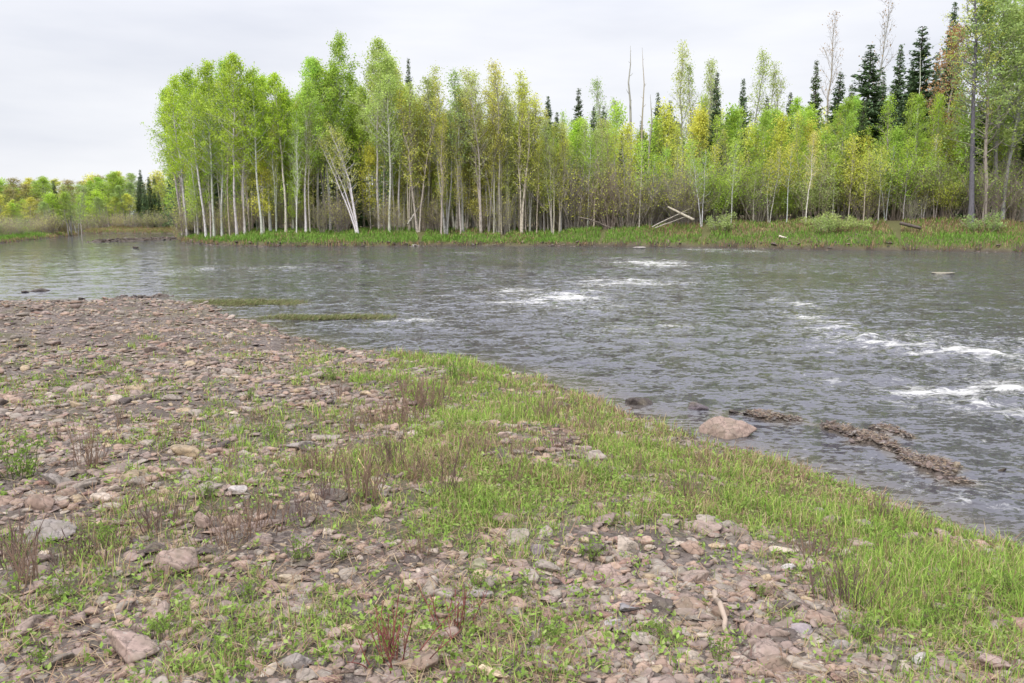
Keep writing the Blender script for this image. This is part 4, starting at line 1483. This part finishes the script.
pbr = np.where(dfr < 0.35, 0.75, pbr)
pbr = np.maximum(pbr, 0.75 * smooth(95, 115, q[:, 1]))
cc = np.where((r.uniform(0, 1, m) < pbr)[:, None], br, gr) * r.uniform(0.8, 1.2, m)[:, None]
blades(acc, q[:, 0], q[:, 1], zz, r.uniform(0.12, 0.42, m) * (0.5 + 1.1 * fbm(q[:, 0] * 0.9, q[:, 1] * 0.9, 195, 3)), np.full(m, 0.055), r.uniform(0, 6.28, m), np.abs(r.normal(0.2, 0.3, m)), cc, r, r.uniform(0.1, 0.8, m))
far_grass = acc.obj('meadow_grass', M_BLADE)
far_grass['kind'] = 'stuff'
far_grass['label'] = 'green and rusty grass along the far bank'
far_grass['category'] = 'grass'

# ------------------------------------------------------------------ dead-stalk shrubs and plants of the near bank
def stalks(seed, H, n, spread, leafy=0, lean=0.3):
    r = np.random.default_rng(seed)
    T, C = Acc(), Acc()
    tips = []
    for i in range(n):
        a = r.uniform(0, 6.28)
        o = r.uniform(0, 1)
        p = np.array([math.cos(a), math.sin(a), 0]) * o * spread * 0.5 - np.array([0, 0, 0.02])
        d = unit(np.array([math.cos(a) * lean * o, math.sin(a) * lean * o, 1]) + r.normal(size=3) * 0.1)
        path = branch_path(p, d, H * r.uniform(0.45, 1.1), 0.05, 4, r, 0.10)
        T.add(*tube(path, np.linspace(0.0036, 0.0016, 5), 4))
        for k in range(r.integers(1, 5)):
            j = r.integers(1, 4)
            b = r.uniform(0, 6.28)
            tw = branch_path(path[j], [math.cos(b) * 0.5, math.sin(b) * 0.5, 0.9], H * r.uniform(0.1, 0.32), 0.2, 2, r, 0.12)
            T.add(*tube(tw, [0.0022, 0.0017, 0.0011], 3))
            tips += [tw[1], tw[2]]
        tips.append(path[-1])
    if leafy:
        tips = np.array(tips)
        idx = r.integers(0, len(tips), leafy)
        Vq, Fq = leaf_quads(tips[idx] + r.normal(size=(leafy, 3)) * 0.015, 0.012, r, aspect=0.5)
        C.add(Vq, Fq, tint=np.repeat(r.uniform(0.7, 1.3, leafy), 4))
    return T, C


for kind, args in (('stalk', [(1100, 0.42, 26, 0.24), (1101, 0.36, 18, 0.30), (1102, 0.50, 14, 0.18), (1103, 0.30, 22, 0.26), (1104, 0.24, 34, 0.42), (1105, 0.38, 15, 0.15), (1106, 0.27, 26, 0.36, 0, 0.6)]), ('redstem', [(1110, 0.34, 20, 0.30, 60, 0.9), (1111, 0.28, 12, 0.22, 40, 0.9)]),
                   ('sprig', [(1120, 0.26, 14, 0.16, 260), (1121, 0.34, 12, 0.2, 220)])):
    for ar in args:
        T, C = stalks(*ar)
        tm = T.mesh('stems', M_DARK_BARK, True)
        cm = C.mesh('leaves', M_LEAF) if C.n else None
        PROTO.setdefault(kind, []).append(({'stalk': 'dead_shrub', 'redstem': 'red_stemmed_shrub', 'sprig': 'leafy_plant'}[kind], ar[1], tm, cm))
SHRUBS = []


def shrub(kind, px, py, hpx, colr, desc, named=None, variant=None, leafcol=(0.20, 0.30, 0.06)):
    zz = 0.4
    for _ in range(6):
        p = ground_pt(px, py, zz)
        zz = float(height(*p)[0])
    nm, H0, tm, cm = PROTO[kind][variant if variant is not None else random.randrange(len(PROTO[kind]))]
    s = hpx * math.hypot(*p) / FPX / H0
    root = empty(nm, (p[0], p[1], zz), random.uniform(0, 6.28), s)
    for part, me, c in (('stem', tm, colr), ('foliage', cm, leafcol)):
        if me is None:
            continue
        o = bpy.data.objects.new(part, me)
        COL.objects.link(o)
        o.parent = root
        o.color = (*c, 1)
    root['category'] = 'plant' if kind == 'sprig' else 'shrub'
    SHRUBS.append(dict(o=root, x=p[0], y=p[1], desc=desc, named=named))


BRN, RED, DKR = (0.24, 0.155, 0.105), (0.24, 0.075, 0.06), (0.16, 0.10, 0.08)
shrub('stalk', 364, 500, 72, BRN, '', 'tall dense clump of brown dead stalks where gravel meets turf', 0)
shrub('stalk', 446, 494, 62, DKR, '', 'loose dark dead stalks standing in the middle of the turf', 2)
shrub('stalk', 512, 488, 42, BRN, '', 'few thin dead stalks above the flat brownish rock', 2)
shrub('redstem', 392, 660, 80, RED, '', 'low spreading red-stemmed shrub at the bottom of the gravel', 0)
shrub('redstem', 455, 628, 60, RED, '', 'small red-stemmed shrub beside the spreading one', 1)
shrub('stalk', 88, 468, 48, BRN, '', 'brown dead stalks behind the leafy green plant', 0)
shrub('sprig', 22, 478, 40, (0.12, 0.14, 0.05), '', 'bushy leafy green plant on the upper gravel', 0)
shrub('sprig', 455, 385, 34, (0.12, 0.13, 0.05), '', 'upright green sprig at the far point of the turf', 1)
for px, py, h in [(418, 402, 36), (432, 410, 34), (402, 396, 30), (352, 432, 36), (376, 426, 34), (396, 424, 40), (340, 398, 26), (392, 470, 54), (420, 480, 46), (476, 452, 34), (545, 420, 30), (560, 450, 30),
                  (590, 430, 26), (640, 470, 26), (690, 500, 30), (250, 530, 44), (160, 528, 48), (145, 500, 34), (225, 545, 40), (318, 470, 34), (300, 520, 44), (26, 585, 60), (12, 560, 50), (328, 500, 44),
                  (700, 470, 26), (780, 500, 30), (815, 556, 44), (850, 600, 46), (880, 520, 28), (230, 470, 30), (180, 440, 24), (120, 425, 22), (60, 440, 24), (260, 420, 22), (520, 455, 26), (640, 520, 30), (455, 520, 36), (90, 560, 40), (420, 555, 34)]:
    shrub('stalk', px, py, h * 0.9, random.choice([BRN, BRN, DKR, (0.24, 0.16, 0.11)]), 'clump of thin brown dead stalks')
for px, py, h in [(60, 600, 26), (250, 600, 30), (300, 560, 28), (160, 640, 34), (40, 670, 34), (230, 660, 30), (550, 640, 24), (660, 640, 26), (720, 660, 30), (590, 560, 28), (480, 590, 30), (520, 600, 28), (110, 545, 26), (206, 500, 24),
                  (340, 560, 24), (860, 640, 30), (935, 630, 30), (330, 380, 16), (250, 400, 16), (160, 385, 14), (60, 390, 14), (270, 440, 18), (1010, 600, 34), (760, 600, 26)]:
    shrub('sprig', px, py, h, (0.14, 0.13, 0.06), 'little leafy green plant')

# bleached root lying on the gravel
zz = 0.6
for _ in range(5):
    p0 = ground_pt(728, 640, zz)
    zz = float(height(*p0)[0])
p1 = ground_pt(724, 600, float(height(*ground_pt(724, 600, zz))[0]))
z1 = float(height(*p1)[0])
log('driftwood_root', 'driftwood', 'bleached forked root lying on the lower gravel', (p0[0], p0[1], zz + 0.02), (p1[0], p1[1], z1 + 0.035), 0.011, 0.019, (0.36, 0.275, 0.205), 4, 31, 0.22)
pa, pb = ground_pt(386, 468, 0.5), ground_pt(378, 500, 0.55)
log('dry_stick', 'stick', 'pale dry reed stem leaning in the tall stalk clump', (pb[0] + 0.05, pb[1], float(height(*pb)[0])), (pa[0] - 0.1, pa[1] - 0.7, float(height(*pb)[0]) + 0.28), 0.006, 0.004, (0.55, 0.42, 0.2), 0, 33, 0.03, 5)

# ------------------------------------------------------------------ names for every one of a kind
ORD = ['first', 'second', 'third', 'fourth', 'fifth', 'sixth', 'seventh', 'eighth', 'ninth', 'tenth', 'eleventh', 'twelfth', 'thirteenth', 'fourteenth', 'fifteenth',
       'sixteenth', 'seventeenth', 'eighteenth', 'nineteenth', 'twentieth']
TENS = {2: 'twenty', 3: 'thirty', 4: 'forty', 5: 'fifty', 6: 'sixty', 7: 'seventy', 8: 'eighty', 9: 'ninety'}


def ordinal(n):
    if n <= 20:
        return ORD[n - 1]
    t, u = divmod(n, 10)
    return (TENS[t][:-1] + 'ieth') if u == 0 else TENS[t] + '-' + ORD[u - 1]


CATS = {'aspen': 'tree', 'sparse': 'tree', 'bare': 'tree', 'spruce': 'spruce', 'willow': 'bush', 'thicket': 'bush', 'sapling': 'tree', 'pole': 'tree', 'birch': 'birch', 'snag': 'dead tree', 'maple': 'tree', 'larch': 'larch', 'shrublet': 'bush'}
MARKS = [('the leaning birch clump', 357), ('the twin snags', 635), ('the dark larch trunk', 972), ('the chalk-white birch stem', 806), ('the river bend', 172), ('the high spruce tip', 411)]
MARKS = [(n, (p - 512) / FPX) for n, p in MARKS]
groups = {}
for w in WOODS:
    w['o']['category'] = CATS[w['kind']]
    if w['place'] == 'landmark':
        w['o']['label'] = w['look']
        continue
    if w['place'] == 'far':
        mk = ('the river bend', (172 - 512) / FPX)
    else:
        mk = min(MARKS, key=lambda m: abs(m[1] - w['az']))
    side = 'right' if w['az'] > mk[1] else 'left'
    groups.setdefault((w['look'], mk[0], side), []).append((abs(w['az'] - mk[1]), w))
    w['o']['group'] = {'front': 'front row of the riverside wood', 'back': 'trees farther back in the wood', 'young': 'young aspens over the bank', 'stem': 'thin stems crowding the riverside wood', 'bush': 'bushes at the wood edge', 'far': 'trees and bushes beyond the river bend'}[w['place']]
for (look, mk, side), lst in groups.items():
    for i, (_, w) in enumerate(sorted(lst, key=lambda t: t[0])):
        if w['place'] == 'far':
            w['o']['label'] = f"{look}, {ordinal(i + 1)} going {side}"
        else:
            w['o']['label'] = f"{look}, {ordinal(i + 1)} {side} of {mk}"

SMARKS = [('the wedge boulder', 11), ('the grey slab by the green plant', 12), ('the half-buried pinkish rock', 16), ('the tan loaf-shaped stone', 17), ('the long grey slab', 21), ('the flat brownish rock', 24),
          ('the mossy rock', 25), ('the slate slab', 27), ('the egg-shaped stone', 28), ('the yellowish block', 29), ('the large shore boulder', 37), ('the violet-grey pointed stone', 41), ('the rounded corner rock', 40), ('the tilted upper slab', 18), ('the large stone by the turf', 20),
          ('the pink cracked block', 15), ('the half-buried brown rock', 44)]
seed_label = {b[6]: b[5] for b in BOULD}
SM = [(n, next(s for s in STONES if s['named'] == seed_label[k])) for n, k in SMARKS]


def by_nearest(items):
    g = {}
    for s in items:
        if s.get('named'):
            s['o']['label'] = s['named']
            continue
        d = [math.hypot(s['x'] - m['x'], s['y'] - m['y']) for _, m in SM]
        k = int(np.argmin(d))
        g.setdefault((s['desc'], SM[k][0]), []).append((d[k], s))
    for (desc, mk), lst in g.items():
        for i, (_, s) in enumerate(sorted(lst, key=lambda t: t[0])):
            s['o']['label'] = f"{desc}, {'' if i == 0 else ordinal(i + 1) + ' '}nearest {mk}"


by_nearest(STONES)
by_nearest(SHRUBS)
for s in SHRUBS:
    if not s.get('named'):
        s['o']['group'] = 'dead stalks on the near bank' if 'dead' in s['desc'] else 'leafy plants on the near bank'
